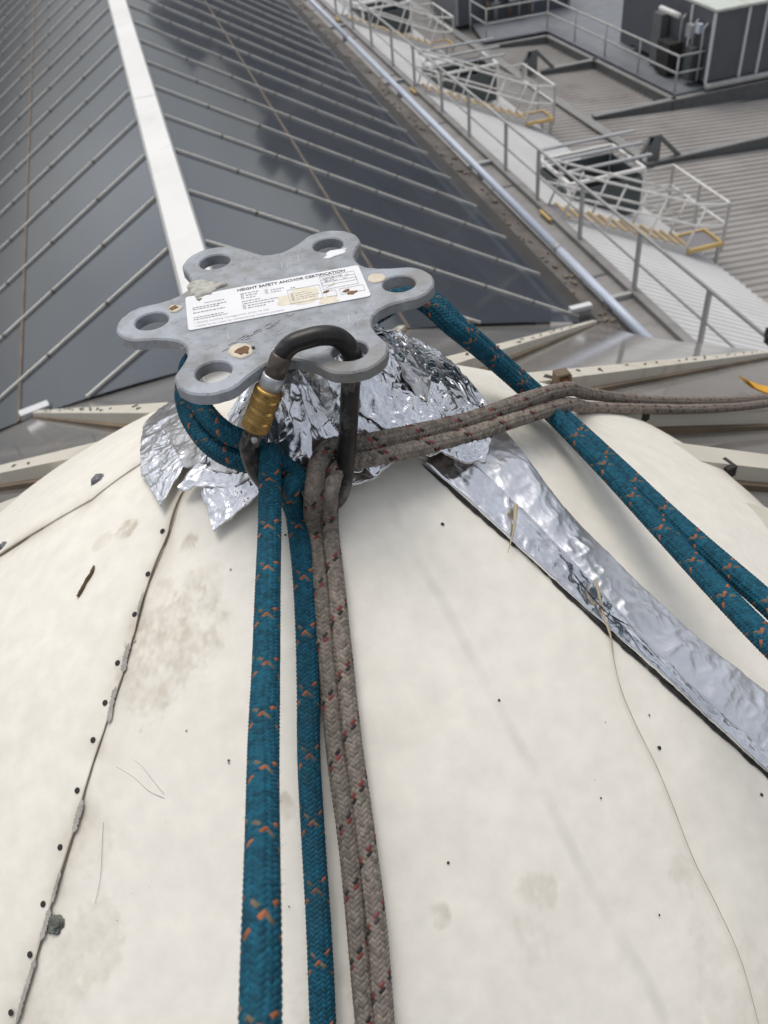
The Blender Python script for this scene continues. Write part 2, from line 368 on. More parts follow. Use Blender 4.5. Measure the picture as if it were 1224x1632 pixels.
for sg in (1, -1):
    for y in YB:
        xe = clip_x(y, sg)
        if xe < .12: continue
        a = V3(RX + sg * .09, y, main_z(RX + sg * .09)); b = V3(RX + sg * xe, y, main_z(RX + sg * xe))
        o = obj('glazing_bar', MB().beam(a, b, .0125, .013, dz=.008), M['white_bar'], gr)
        if y < 16:
            nb = MB(); nn = int(xe / .32)
            for q in range(1, nn):
                t = q / nn; p = a + (b - a) * t
                nb.beam(p - (b - a) / np.linalg.norm(b - a) * .008, p + (b - a) / np.linalg.norm(b - a) * .005, .0136, .0142, dz=.0082)
            if nn > 1: obj('clip', nb, M['gasket'], o, kind='stuff')
    for y0_, y1_ in zip(YB[:-1], YB[1:]):
        if max(clip_x(y0_, sg), clip_x(y1_, sg)) < .05: 
            continue
        ys = np.linspace(y0_ + .012, y1_ - .012, 8); m = MB(); vs = []
        lim = [max(clip_x(y, sg), .03) for y in ys]
        # two lights per bay, split at the purlin joint
        for xa, xb in ((.02, 1.01), (1.01, XE)):
            m = MB(); vs = []
            if max(lim) <= xa + .02: continue
            for y, l_ in zip(ys, lim):
                for xx in (min(xa, l_), min(xb, l_)): vs.append((RX + sg * xx, y, main_z(RX + sg * xx)))
            m.add(vs, [(2 * i, 2 * i + 1, 2 * i + 3, 2 * i + 2) if sg > 0 else (2 * i, 2 * i + 2, 2 * i + 3, 2 * i + 1) for i in range(len(ys) - 1)])
            obj('glass_pane', m, M['glass'], gr)
    yv = valley_y(RX + sg * 1.01)
    nrm = V3(sg * TS, 0, 1) / math.hypot(TS, 1)
    obj('pane_joint', MB().beam(V3(RX + sg * 1.01, yv, main_z(RX + sg * 1.01)) + nrm * .003, V3(RX + sg * 1.01, YEND, main_z(RX + sg * 1.01)) + nrm * .003, .020, .006, up=nrm), M['joint'], gr)
    ye = valley_y(RX + sg * XE)
    obj('eave_flashing', MB().beam((RX + sg * (XE + .05), ye, main_z(XE) - .06), (RX + sg * (XE + .05), YEND, main_z(XE) - .06), .14, .05), M['black_gap'], gr)
    obj('upstand_wall', MB().box((RX + sg * (XE - .02), (ye + YEND) / 2 + .3, (main_z(XE) - 7.6) / 2 - .12), (.12, YEND - ye - .6, 7.6 + main_z(XE) - .2)), M['beam'], gr)
    gm = MB(); yy_ = ye
    gm.add([(RX + sg * (XE + .02), ye - .2, main_z(XE) - .10), (RX + sg * (XE + .39), ye - .2, main_z(XE) - .18), (RX + sg * (XE + .39), YEND, main_z(XE) - .18), (RX + sg * (XE + .02), YEND, main_z(XE) - .10)], [(0, 1, 2, 3) if sg > 0 else (3, 2, 1, 0)])
    obj('eave_gutter', gm, M['gutter_dark'], gr)
    ck = MB(); rg0 = np.random.default_rng(5)
    for _ in range(420):
        y = ye + (YEND - ye) * rg0.random() ** 1.7; x_ = XE + .05 + .28 * rg0.random() ** 1.5; zz_ = main_z(XE) - .10 - .1 * (x_ - XE) / .5
        ck.box((RX + sg * x_, y, zz_ + .01), rg0.uniform(.006, .035, 3) * V3(1, 1.6, .5), np.array(Matrix.Rotation(rg0.uniform(0, 3), 3, 'Z')))
    obj('debris', ck, M['litter'], gr, kind='stuff')
obj('end_cap', MB().box((RX + XE + .02, 4.87, main_z(XE) + .045), (.16, .05, .03)), M['seam_white'], gr)
# blue-white pipe along the right eave
pr = thing('eave_pipe', 'pale blue round pipe running along the right eave of the glass roof', 'pipe', (2.98, 12, -3.39))
pz = -3.385
PX = lambda y: 2.95 + .007 * (y - 4.7)
for a, b in ((4.3, 6.02), (6.03, 13.0), (13.01, 20), (20.01, 30)):
    obj('pipe_length', MB().tube([(PX(a), a, pz), (PX(b), b, pz)], .034, 14), M['pipe'], pr, True)
for y in (6.02, 13.0, 20):
    obj('pipe_collar', MB().tube([(PX(y), y - .05, pz), (PX(y), y + .05, pz)], .037, 14), M['steel'], pr, True)
for y in np.arange(5.1, 26, 2.7):
    obj('bracket', MB().box((PX(y), y, pz - .05), (.05, .04, .09)), M['steel'], pr)
# steel truss under the right slope, seen through the glass
tr = thing('roof_truss', 'steel lattice truss under the glass of the right slope', 'truss', (1.9, 10, -3.4))
for xx in (1.72, 2.25):
    obj('chord', MB().tube([(xx, 5.2, main_z(xx) - .22), (xx, 26, main_z(xx) - .22)], .03, 8), M['rail_white'], tr, True)
for i, y in enumerate(np.arange(5.4, 25, .8)):
    a, b = (1.72, 2.25) if i % 2 else (2.25, 1.72)
    obj('diagonal', MB().tube([(a, y, main_z(a) - .22), (b, y + .8, main_z(b) - .22)], .018, 6), M['rail'], tr, True)

# glazed hip cone round the dome
hip = thing('hip_roof', 'dusty grey glass facets between cream rafters radiating from under the white dome', 'glass roof', (AX, AY, -.6))
RAZ = [-92, -77, -62, -46.5, -31.2, -15.5, 0.3, 16, 31.3, 46.8, 62, 77, 92, 107, 122]
def pol(r, az, dz=0.): a = R(az); return V3(AX + r * math.sin(a), AY + r * math.cos(a), cone_z(r) + dz)
def cone_rmax(az):
    """radius where the facet stops: the valley with the main roof, else the eave"""
    re = float(np.interp(az, [-92, -40, 31, 36, 41.7, 46.8, 62, 122], [4.2, 4.6, 5.05, 3.25, 3.3, 3.75, 4.0, 4.0]))
    rs = np.linspace(.4, 5.2, 480)
    for r in rs:
        x = AX + r * math.sin(R(az)); y = AY + r * math.cos(R(az))
        if abs(x - RX) <= XE and cone_z(r) <= main_z(x) and y > 1.5: return min(r, re) if az < 31 else r
    return re
for a0, a1 in zip(RAZ[:-1], RAZ[1:]):
    azs = np.linspace(a0, a1, 9)
    rm = [cone_rmax(a) for a in azs]
    # the joint across each facet splits it into an upper and a lower light
    rings = [[.36] * 9, [min(1.35, r_) for r_ in rm], rm]
    for lo, hi in ((0, 1), (1, 2)):
        m = MB(); vs = []
        for j, a in enumerate(azs):
            ra = rings[lo][j] + (.004 if lo else 0); rb = max(rings[hi][j], ra + .001)
            t = j / 8
            for r in (ra, rb):
                # straight chord between the rafters: a flat pane, not a curved one
                P0 = pol(r, a0); P1 = pol(r, a1); q = P0 * (1 - t) + P1 * t
                vs.append(q)
        m.add(vs, [(2 * i, 2 * i + 1, 2 * i + 3, 2 * i + 2) for i in range(8)])
        obj('glass_pane', m, M['hip_glass'], hip)
for az in RAZ:
    rm = cone_rmax(az); 
    if az == 0.3: continue
    a = pol(.34, az, .012); b = pol(rm, az, .012)
    d = (b - a) / np.linalg.norm(b - a)
    rf = obj('rafter', MB().beam(a, b, .034, .020), M['rafter'], hip)
    up = np.cross(np.cross(d, V3(0, 0, 1)), d); 
    obj('gasket', MB().beam(a - V3(0, 0, .014), b - V3(0, 0, .014), .052, .012), M['gasket'], rf)
    if abs(az) < 50:
        ck = MB()
        for q in np.arange(.55, min(rm, 2.6), .085):
            if random.random() < .75:
                p = pol(q + random.uniform(-.02, .02), az, .024) + np.cross(d, V3(0, 0, 1)) * random.uniform(-.009, .009)
                e = V3(random.uniform(-1, 1), random.uniform(-1, 1), 0); e /= np.linalg.norm(e)
                l_ = random.uniform(.002, .006); ck.beam(p - e * l_, p + e * l_, .0035, .0025)
        obj('stain_flake', ck, M['stain_dark'], rf, kind='stuff')
for az in (-15.5,):
    rm = cone_rmax(az); p = pol(rm - .02, az, .03); e = V3(math.cos(R(az)), -math.sin(R(az)), 0)
    obj('end_cap', MB().beam(p - e * .07, p + e * .07, .05, .03), M['seam_white'], hip)

# ================================================================== DOME
DZ, DA, DB, RIM = .088, .30, .62, .40
def dome_z(r): return AZ - DZ - DA * r - DB * r * r
def dome_h(x, y): return dome_z(np.hypot(x - AX, y - AY)) + .030 * np.exp(-((x - AX - .105) ** 2 + (y - AY - .065) ** 2) / .088 ** 2)
def drop(px, py, lift=0.):
    """the point of the dome under a pixel of the photograph"""
    d = ray(px, py); t = np.linspace(.2, 2, 6000); P = d[None] * t[:, None]
    r = np.hypot(P[:, 0] - AX, P[:, 1] - AY); g = P[:, 2] - dome_h(P[:, 0], P[:, 1]) - lift
    i = int(np.argmax(g < 0))
    if g[i] >= 0: i = int(np.argmin(g)); return P[i]
    u = g[i - 1] / (g[i - 1] - g[i]); return P[i - 1] * (1 - u) + P[i] * u
def polar(p): return math.hypot(p[0] - AX, p[1] - AY), math.degrees(math.atan2(p[0] - AX, p[1] - AY))
def dnorm(x, y):
    r = np.hypot(x - AX, y - AY); s = DA + 2 * DB * r
    n = np.stack([s * (x - AX) / (r + 1e-9), s * (y - AY) / (r + 1e-9), np.ones_like(r)], -1)
    return n / np.linalg.norm(n, axis=-1, keepdims=True)
def seam(pxs):
    q = [polar(drop(*p)) for p in pxs]
    return np.array([a for a, _ in q]), np.array([b % 360 for _, b in q])
SB = seam([(292, 785), (268, 856), (237, 933), (217, 1008), (198, 1076), (168, 1165), (142, 1243), (119, 1329), (85, 1439), (62, 1519), (29, 1632)])
SA = seam([(230, 742), (150, 800), (80, 840), (0, 890)])
SC = seam([(676, 743), (778, 833), (907, 950), (1050, 1079), (1224, 1236)])
phiB = lambda r: np.interp(r, *SB); phiA = lambda r: np.interp(r, *SA); phiC = lambda r: np.interp(r, *SC)

def seg_dist(P, a, b):
    a = np.asarray(a)[:2]; b = np.asarray(b)[:2]; ab = b - a; t = np.clip(((P[..., :2] - a) @ ab) / (ab @ ab), 0, 1)
    return np.linalg.norm(P[..., :2] - (a + t[..., None] * ab), axis=-1)
CREAM = V3(.80, .760, .668); BROWN = V3(.38, .30, .205); GREY = V3(.40, .385, .355)
STAINS = [((265, 1015), .030, .55), ((300, 1000), .022, .45), ((245, 1090), .020, .55), ((215, 1060), .014, .4), ((320, 930), .014, .3),
          ((205, 845), .009, .65), ((300, 865), .008, .6), ((255, 950), .014, .3), ((165, 865), .008, .3), ((230, 1110), .012, .4),
          ((450, 1285), .007, .5), ((700, 1460), .006, .5), ((860, 1420), .010, .35), ((845, 1495), .010, .25), ((1090, 1390), .012, .25), ((150, 1500), .020, .28),
          ((80, 1560), .022, .25), ((140, 1330), .018, .22), ((760, 660), .02, .3), ((800, 700), .018, .3), ((860, 720), .012, .25), ((1180, 1580), .03, .2), ((520, 1610), .02, .2)]
TRACK = [drop(*p) for p in [(610, 772), (640, 850), (700, 950), (770, 1080), (850, 1230), (945, 1420), (1030, 1560), (1060, 1632)]]
NR = 220
def panel(phi0, phi1, lift, seed, nphi, skirt0, skirt1):
    rs = np.concatenate([np.linspace(.015, RIM, NR)]); t = np.linspace(0, 1, nphi)
    a0 = np.array([phi0(r) for r in rs]); a1 = np.array([phi1(r) for r in rs])
    ph = np.radians(a0[:, None] * (1 - t) + a1[:, None] * t); rr = np.repeat(rs[:, None], nphi, 1)
    # flared tabs of the rim over each rafter
    tab = np.zeros(nphi)
    degs = np.degrees(ph[-1])
    for az in RAZ:
        dd = (degs - az + 180) % 360 - 180; tab += .016 * np.exp(-(dd / 2.6) ** 2)
    rr = rr + (np.clip((rr - .33) / (RIM - .33), 0, 1) ** 3) * tab[None]
    lw = np.exp(-(((degs - 290 + 180) % 360 - 180) / 45) ** 2); rr = rr * (1 + .09 * lw[None] * (rr / RIM) ** 3)
    x = AX + rr * np.sin(ph); y = AY + rr * np.cos(ph); z = dome_h(x, y) + lift
    P = np.stack([x, y, z], -1)
    nz = fbm(P * 9, 3, seed) * .0016 + fbm(P * 40, 2, seed + 5) * .00022
    z = z + nz * np.clip(rr / .06, 0, 1); 
    P = np.stack([x, y, z], -1)
    # colour of the paint: cream, old stains, the faint dirt track, weathering near the rim
    n1 = fbm(P * 45, 5, 21); n2 = fbm(P * 130, 4, 33); n3 = fbm(P * 12, 4, 44); n4 = fbm(P * 330, 2, 58)
    st = np.zeros_like(rr)
    for (pp, rad, am) in STAINS:
        c = drop(*pp); d = np.linalg.norm(P[..., :2] - c[:2], axis=-1) * (1 + .5 * n1 + .25 * n2)
        st = np.maximum(st, am * np.clip((1.05 - d / rad + .45 * n2 + .25 * n4) * 3.2, 0, 1) * np.clip(.55 + .55 * n2 + .35 * n1 + .5 * n4, 0, 1))
    tk = np.zeros_like(rr)
    for a, b in zip(TRACK[:-1], TRACK[1:]): tk = np.maximum(tk, np.clip(1 - seg_dist(P, a, b) / .0042, 0, 1) ** .5)
    tk = tk * np.clip(.17 + .25 * n1, 0, 1)
    # grime along the seams
    sm = np.zeros_like(rr)
    for f_ in (phiB, phiA):
        dd = (np.degrees(ph) - f_(rr) + 180) % 360 - 180; arc = np.abs(np.radians(dd)) * rr
        sm = np.maximum(sm, np.clip(1 - arc / .022, 0, 1) ** 2 * np.clip(.30 + .8 * n1, 0, .6))
    rim = np.clip((rr - .37) / .05, 0, 1) * np.clip(.45 + .6 * n1, 0, .8)
    base = CREAM * (1 + .035 * n3[..., None])
    col = base
    for msk, c in ((st, BROWN), (tk, GREY), (sm, BROWN * .9), (rim, BROWN * .8)):
        col = col * (1 - msk[..., None]) + c * msk[..., None]
    # rolled rim and exposed sheet edges
    for dr, dz_ in ((.004, -.004), (.006, -.012), (.004, -.022), (-.02, -.026)):
        q = P[-1].copy(); q[:, 0] += np.sin(ph[-1]) * dr; q[:, 1] += np.cos(ph[-1]) * dr; q[:, 2] = P[NR - 1][:, 2] + dz_
        P = np.vstack([P, q[None]]); col = np.vstack([col, (col[NR - 1] * .5 + BROWN * .45)[None]])
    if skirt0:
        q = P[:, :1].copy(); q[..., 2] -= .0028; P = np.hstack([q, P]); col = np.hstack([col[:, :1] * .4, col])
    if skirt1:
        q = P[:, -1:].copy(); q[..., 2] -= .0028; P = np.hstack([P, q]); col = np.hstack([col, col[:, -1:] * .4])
    return P, col
dome = thing('roof_dome', 'cream painted sheet metal dome cap with riveted seams and brown stains', 'roof dome', (AX, AY, dome_z(0)))
for args in ((lambda r: phiC(r) - 5, lambda r: phiB(r) + 3, 0., 1, 420, False, False),
             (lambda r: phiB(r), lambda r: phiA(r) + 3, .0018, 2, 190, True, False),
             (lambda r: phiA(r), lambda r: phiC(r) + 360 - 2.5, .0036, 3, 480, True, True)):
    P, col = panel(*args)
    link('panel', grid_mesh('panel', P, M['cream'], True, col), None, dome)
# rivets along the left seam
rme = MB(); 
ringz = [(0, .0005), (.0012, .00045), (.0017, .0003), (.0018, 0)]
vs = []; n = 12
for rr_, zz in ringz[1:]: vs += [(rr_ * math.cos(2 * math.pi * k / n), rr_ * math.sin(2 * math.pi * k / n), zz) for k in range(n)]
vs.append((0, 0, .0005))
rme.add(vs, [(i * n + k, (i + 1) * n + k, (i + 1) * n + (k + 1) % n, i * n + (k + 1) % n) for i in range(2) for k in range(n)] + [(3 * n, k, (k + 1) % n) for k in range(n)])
rm_ = rme.mesh('rivet', True); rm_.materials.append(M['rivet'])
def orient(p, nrm, spin=0.):
    z = Vector(nrm).normalized(); q = z.to_track_quat('Z', 'Y'); return Matrix.Translation(Vector(p)) @ q.to_matrix().to_4x4() @ Matrix.Rotation(spin, 4, 'Z')
for px in [(262, 849), (239, 917), (218, 981), (191, 1058), (171, 1121), (152, 1180), (127, 1260), (100, 1350), (73, 1440), (52, 1520), (22, 1612)]:
    p = drop(*px); o = link('rivet', rm_, None, dome)
    o.matrix_basis = orient(p + dnorm(p[0], p[1]) * .0022, dnorm(p[0], p[1]))
# grey sealant remains beside the seams, each lump its own piece
def blob_strip(name, pxs, wid, thick, m, seed, parent, lift=.0016, n=60, jag=.5):
    c, ln = spline([drop(*p) for p in pxs], n); t = np.gradient(c, axis=0); t /= np.linalg.norm(t, axis=1, keepdims=True)
    nr = dnorm(c[:, 0], c[:, 1]); sd_ = np.cross(t, nr)
    wv = wid * np.clip(1 + jag * fbm(np.stack([np.arange(n) * .33, np.zeros(n), np.zeros(n) + seed], 1), 3, seed), .12, 2); wv *= np.clip(np.minimum(np.arange(n), np.arange(n)[::-1]) / 12, .08, 1)
    u = np.linspace(-1, 1, 9); P = c[:, None] + sd_[:, None] * (u[None, :, None] * wv[:, None, None])
    hh = thick * (1 - u ** 4)[None] * np.clip(.6 + .8 * fbm(P * 160, 3, seed + 3), .12, 1.5)
    P = P + nr[:, None] * (hh + lift)[..., None]
    return link(name, grid_mesh(name, P, m, True), None, parent)
for i, (pxs, wd) in enumerate([([(209, 1026), (203, 1050), (199, 1074)], .0024), ([(188, 1095), (181, 1125), (176, 1155)], .0020), ([(136, 1274), (128, 1300), (121, 1328)], .0021),
                               ([(101, 1385), (94, 1410), (86, 1440)], .0012), ([(84, 1445), (76, 1475), (68, 1500)], .0018), ([(62, 1522), (50, 1560), (38, 1600), (30, 1632)], .0017), ([(232, 945), (226, 965), (222, 985)], .0012),
                               ([(230, 736), (205, 755), (172, 776)], .0016), ([(160, 785), (110, 818), (60, 852)], .0012), ([(50, 858), (0, 890), (-30, 908)], .0012)]):
    blob_strip('sealant', pxs, wd * .85, .00035, M['sealant'] if i not in (7, 8, 9) else M['gasket'], 40 + i, dome, lift=.0021, n=90, jag=.55)
for pxs in ([(228, 738), (120, 814), (0, 891)], ):
    blob_strip('seam_gap', pxs, .0006, .0004, M['gasket'], 90, dome, lift=.0012, n=120)
blob_strip('seam_gap', [(292, 785), (268, 856), (237, 933), (217, 1008), (198, 1076), (168, 1165), (142, 1243), (119, 1329), (85, 1439), (62, 1519), (25, 1645)], .0005, .0004, M['gasket'], 91, dome, lift=.0012, n=160)
def lump(name, px, size, m, seed, parent, flat=.5, n=20, k=28, lift=0.):
    """an irregular lump seated on the dome"""
    p = drop(*px); nr = dnorm(p[0], p[1]); a = np.cross(nr, V3(0, 0, 1)); a /= np.linalg.norm(a); b = np.cross(nr, a)
    th = np.linspace(0, math.pi / 2, n)[:, None]; ph = np.linspace(0, 2 * math.pi, k, endpoint=False)[None]
    D = np.stack([np.sin(th) * np.cos(ph), np.sin(th) * np.sin(ph), np.cos(th) * np.ones_like(ph)], -1)
    rad = size * (1 + .55 * fbm(D * 1.8 + seed, 3, seed) + .3 * ridge(D * 4 + seed, 2, seed + 1))
    P = p + (a * D[..., :1] + b * D[..., 1:2] + nr * D[..., 2:] * flat) * rad[..., None] + nr * lift
    o = link(name, grid_mesh(name, P, m, True, closed_u=True, flip=True), None, parent); return o
lump('sealant_lump', (88, 1474), .0046, M['sealant_dark'], 3, dome, .45)
for i, (px, s) in enumerate([((160, 768), .006), ((10, 874), .0055)]):
    lump('lead_clip', px, s, M['lead'], 8 + i, dome, .9)
for i, (px, s) in enumerate([((1050, 1192), .0017), ((795, 1116), .0010), ((705, 836), .0014), ((1034, 1140), .0008), ((957, 1272), .0007), ((1213, 1267), .0015), ((714, 1375), .0011), ((1050, 1458), .0008),
                             ((365, 1212), .0009), ((455, 853), .0009), ((12, 1140), .0014), ((10, 1160), .0012), ((11, 1150), .001), ((205, 1017), .0022), ((215, 1022), .0018), ((240, 893), .0016), ((212, 836), .001), ((425, 905), .001),
                             ((368, 908), .0009), ((298, 1165), .001), ((365, 1215), .0009)]):
    lump('tar_speck', px, s * .68, M['rivet'] if i < 13 else M['sealant'], 20 + i, dome, .25, 6, 10, .0006)
rgk = np.random.default_rng(77)
for i in range(20):
    px = (rgk.uniform(20, 1200), rgk.uniform(780, 1620)); q = polar(drop(*px))
    if q[0] < .09 or (120 < q[1] % 360 < 140): continue
    lump('tar_speck', px, rgk.uniform(.0002, .00045), M['sealant'] if rgk.random() < .6 else M['rivet'], 60 + i, dome, .2, 5, 8, .0004)
# scratches
def wire(name, pts, r, m, parent=None, n=60, lift=.0008, surf=True):
    c, _ = spline([drop(*p) for p in pts] if surf else pts, n)
    if surf: c = c + dnorm(c[:, 0], c[:, 1]) * lift
    return obj(name, MB().tube(list(c), r, 6), m, parent, True)
for pts in ([(186, 1222), (215, 1240), (240, 1262), (262, 1272)], [(195, 1200), (225, 1220), (245, 1245), (262, 1266)], [(165, 1310), (163, 1350), (160, 1400), (152, 1440)]):
    wire('scratch', pts, .00013, M['ink_grey'], dome, lift=.0003)
# rusty bracket and dark sockets at the rim
br = thing('rim_bracket', 'small rusty tube bracket standing on the glass behind the dome', 'bracket', pol(.62, 44))
bp_ = atdepth(886, 606, .93)
m = MB(); k6 = .62
for c, z in (((0, 0, 0), (.005, .02, .03)), ((.012, 0, .013), (.020, .02, .004)), ((.0235, 0, -.003), (.004, .02, .026))): m.box(bp_ + V3(*c) * k6, V3(*z) * k6)
obj('clip', m, M['gasket'], br); obj('bolt', MB().tube([bp_ + V3(.003, 0, -.002), bp_ + V3(.014, 0, -.002)], .004, 10), M['rust'], br)
for az, rr_ in ((63.5, .418), (79, .414), (48.5, .416)):
    p = V3(AX + rr_ * math.sin(R(az)), AY + rr_ * math.cos(R(az)), dome_z(.40) - .006)
    obj('socket', MB().box(p, (.016, .012, .012), np.array(Matrix.Rotation(-R(az), 3, 'Z'))), M['black_gap'], dome)
# ------------------------------------------------------------------ foil
def mound(x, y):
    r = np.hypot(x - AX, y - AY); ph = np.arctan2(x - AX, y - AY)
    back = np.clip(np.cos(ph - R(55)), 0, 1) ** .8
    return .050 * np.exp(-(r / .034) ** 2) + back * .044 * np.exp(-(np.abs(r - .02) / .085) ** 2.4)
def foil_sheet(cx, edge, lift, seed, m, amp=1., n=96, k=150, parent=None, curl=.004, name='foil_sheet'):
    """a torn sheet: star-shaped outline (plan points) about cx, laid over the dome with sharp creases"""
    E_ = np.asarray([e[:2] for e in edge]); c = np.asarray(cx[:2]); d = E_ - c; ang = np.arctan2(d[:, 1], d[:, 0]); rad = np.linalg.norm(d, axis=1)
    o = np.argsort(ang); ang, rad = ang[o], rad[o]; A = np.concatenate([ang - 2 * math.pi, ang, ang + 2 * math.pi])
    Xs, Ys = E_[o][:, 0], E_[o][:, 1]
    th = np.linspace(-math.pi, math.pi, k, endpoint=False)
    # outline between corners follows straight edges
    ex = np.interp(th, A, np.tile(Xs, 3)); ey = np.interp(th, A, np.tile(Ys, 3))
    jit = 1 + .035 * fbm(np.stack([np.cos(th) * 6, np.sin(th) * 6, th * 0 + seed], 1), 4, seed)
    s = np.linspace(0.02, 1, n)[:, None]
    x = c[0] + (ex - c[0])[None] * s * (1 + (jit - 1)[None] * s); y = c[1] + (ey - c[1])[None] * s * (1 + (jit - 1)[None] * s)
    Q = np.stack([x, y, np.full_like(x, seed * .37)], -1)
    W_ = Q + .006 * np.stack([fbm(Q * 60, 2, seed + 60), fbm(Q * 60, 2, seed + 61), 0 * x], -1)
    cr = .0042 * ridge(W_ * 42, 2, seed) + .0040 * ridge(W_ * 95 + 3, 2, seed + 2) + .0013 * ridge(W_ * 230, 2, seed + 4)
    cr = cr + .0007 * ridge(W_ * 420, 2, seed + 6)
    z = dome_h(x, y) + mound(x, y) + lift + .0046 + (cr + .0040) * amp * .62
    z = z + (s ** 8) * curl * (fbm(np.stack([np.cos(th) * 3, np.sin(th) * 3, th * 0 + seed], 1), 2, seed + 9)[None] * .8)
    z = np.maximum(z, dome_h(x, y) + .0042 + lift * .3); z = np.minimum(z, AZ - .016)
    P = np.stack([x, y, z], -1)
    q = P[-1:].copy(); q[..., 2] -= .0012; P = np.vstack([P, q])
    return link(name, grid_mesh(name, P, m, True, closed_u=True), None, parent)
fo = thing('foil_collar', 'crumpled torn silver foil sheets wrapped round the post under the anchor plate', 'foil', (AX, AY, dome_z(.05)))
D_ = lambda *ps: [drop(*p) for p in ps]
pr_ = lambda *ra: [V3(AX + r * math.sin(R(a)), AY + r * math.cos(R(a)), 0) for r, a in ra]
foil_sheet((AX + .018, AY + .012), D_((330, 745), (420, 800), (560, 782), (600, 770), (672, 742), (735, 690)) + pr_((.118, 88), (.125, 70), (.12, 50), (.105, 30), (.085, 0), (.07, -30), (.075, -60), (.085, -90)), 0, 1, M['foil'], 1.1, 150, 260, fo)
foil_sheet(drop(300, 705), D_((233, 690), (290, 645), (345, 668), (380, 720), (310, 745), (262, 822), (231, 770)), .0012, 2, M['foil'], .62, 130, 240, fo, .001)
foil_sheet(drop(400, 775), D_((305, 735), (380, 700), (480, 740), (490, 790), (462, 826), (420, 808), (345, 860), (322, 790)), .0016, 3, M['foil'], .50, 130, 240, fo, .001)
foil_sheet(drop(300, 725), D_((265, 700), (310, 690), (350, 715), (335, 760), (300, 765)), .004, 41, M['foil_dirty'], .6, 60, 120, fo, .002)
foil_sheet(drop(372, 752), D_((340, 735), (400, 725), (412, 760), (385, 785), (345, 775)), .004, 42, M['foil_dirty'], .6, 60, 120, fo, .002)
foil_sheet(drop(600, 745), D_((520, 745), (560, 715), (660, 705), (705, 738), (650, 766), (580, 793), (528, 802)), .003, 4, M['foil'], .5, 90, 180, fo, .001)
foil_sheet(V3(AX + .085, AY - .01, 0), pr_((.05, 60), (.125, 72), (.135, 95), (.12, 115), (.085, 125), (.045, 130)), .006, 5, M['foil'], 1.0, 110, 200, fo)
foil_sheet(V3(AX + .075, AY + .05, 0), pr_((.05, 20), (.10, 28), (.125, 50), (.122, 72), (.06, 85)), .005, 6, M['foil'], 1.0, 110, 200, fo)
rgf = np.random.default_rng(31)
for k_ in range(13):
    a_ = rgf.uniform(28, 98); r_ = rgf.uniform(.055, .098); cxx = V3(AX + r_ * math.sin(R(a_)), AY + r_ * math.cos(R(a_)), 0); nn = rgf.integers(4, 7); t0 = rgf.uniform(0, 6)
    foil_sheet(cxx, [cxx + V3(math.cos(t0 + 2 * math.pi * q / nn), math.sin(t0 + 2 * math.pi * q / nn), 0) * rgf.uniform(.008, .022) for q in range(nn)], +.0055 + .0004 * k_, 70 + k_, M['foil_dirty'] if k_ % 3 == 0 else M['foil'], .75, 40, 80, fo, .008)

# long strip over the right seam
fs = thing('foil_strip', 'long silver foil tape strip sealing the right seam of the dome', 'foil tape', drop(940, 900))
def strip(name, left, right, nl, nw, lift, bulge, seed, m, parent, pucker=1.):
    a, _ = spline(D_(*left), nl); b, _ = spline(D_(*right), nl); t = np.linspace(0, 1, nw)
    P = a[:, None] * (1 - t[None, :, None]) + b[:, None] * t[None, :, None]
    ln = np.linspace(0, 1, nl)[:, None] * .34
    q = np.stack([ln * 70 + 3 * fbm(P * 14, 2, seed), np.repeat(t[None] * 1.6, nl, 0) + ln * 3, np.full_like(P[..., 0], seed)], -1)
    hh = bulge * np.sin(np.pi * np.clip(t, 0, 1)) ** .7 + pucker * (.0024 * ridge(q, 2, seed) * np.sin(np.pi * t) ** .3 + .0020 * fbm(P * 26, 2, seed + 5) + .0007 * ridge(P * 120, 3, seed + 2))
    hh = np.maximum(hh, 0) + lift
    P[..., 2] = dome_h(P[..., 0], P[..., 1]) + .0015; P = P + dnorm(P[..., 0], P[..., 1]) * hh[..., None]
    e0 = P[:, :1].copy(); e1 = P[:, -1:].copy(); e0[..., 2] -= .003; e1[..., 2] -= .003
    P = np.hstack([e0, P, e1])
    return link(name, grid_mesh(name, P, m, True, flip=True), None, parent)
strip('lower_strip', [(676, 744), (778, 834), (907, 951), (1050, 1080), (1224, 1237), (1300, 1300)], [(725, 705), (830, 815), (955, 945), (1075, 1070), (1240, 1215), (1320, 1280)], 300, 34, .0030, .0004, 3, M['foil'], fs, .6)
strip('upper_strip', [(660, 655), (740, 735), (825, 818), (948, 945), (1063, 1068), (1232, 1222), (1310, 1290)], [(742, 640), (795, 690), (905, 830), (1000, 925), (1100, 1018), (1228, 1120), (1320, 1200)], 420, 90, .0040, .0018, 5, M['foil_smooth'], fs, .7)
be = blob_strip('butyl_edge', [(672, 742), (778, 835), (860, 905), (907, 953), (1050, 1082), (1224, 1239), (1300, 1303)], .0010, .0020, M['butyl'], 55, fs, lift=.0008, n=260, jag=1.2)
blob_strip('butyl_edge', [(868, 906), (900, 935), (925, 962)], .0034, .0016, M['butyl'], 57, fs, lift=.0012, n=50)
blob_strip('tear', [(900, 915), (925, 948), (960, 985), (1000, 1008)], .0006, .0004, M['butyl'], 58, fs, lift=.0068, n=80, jag=.8)
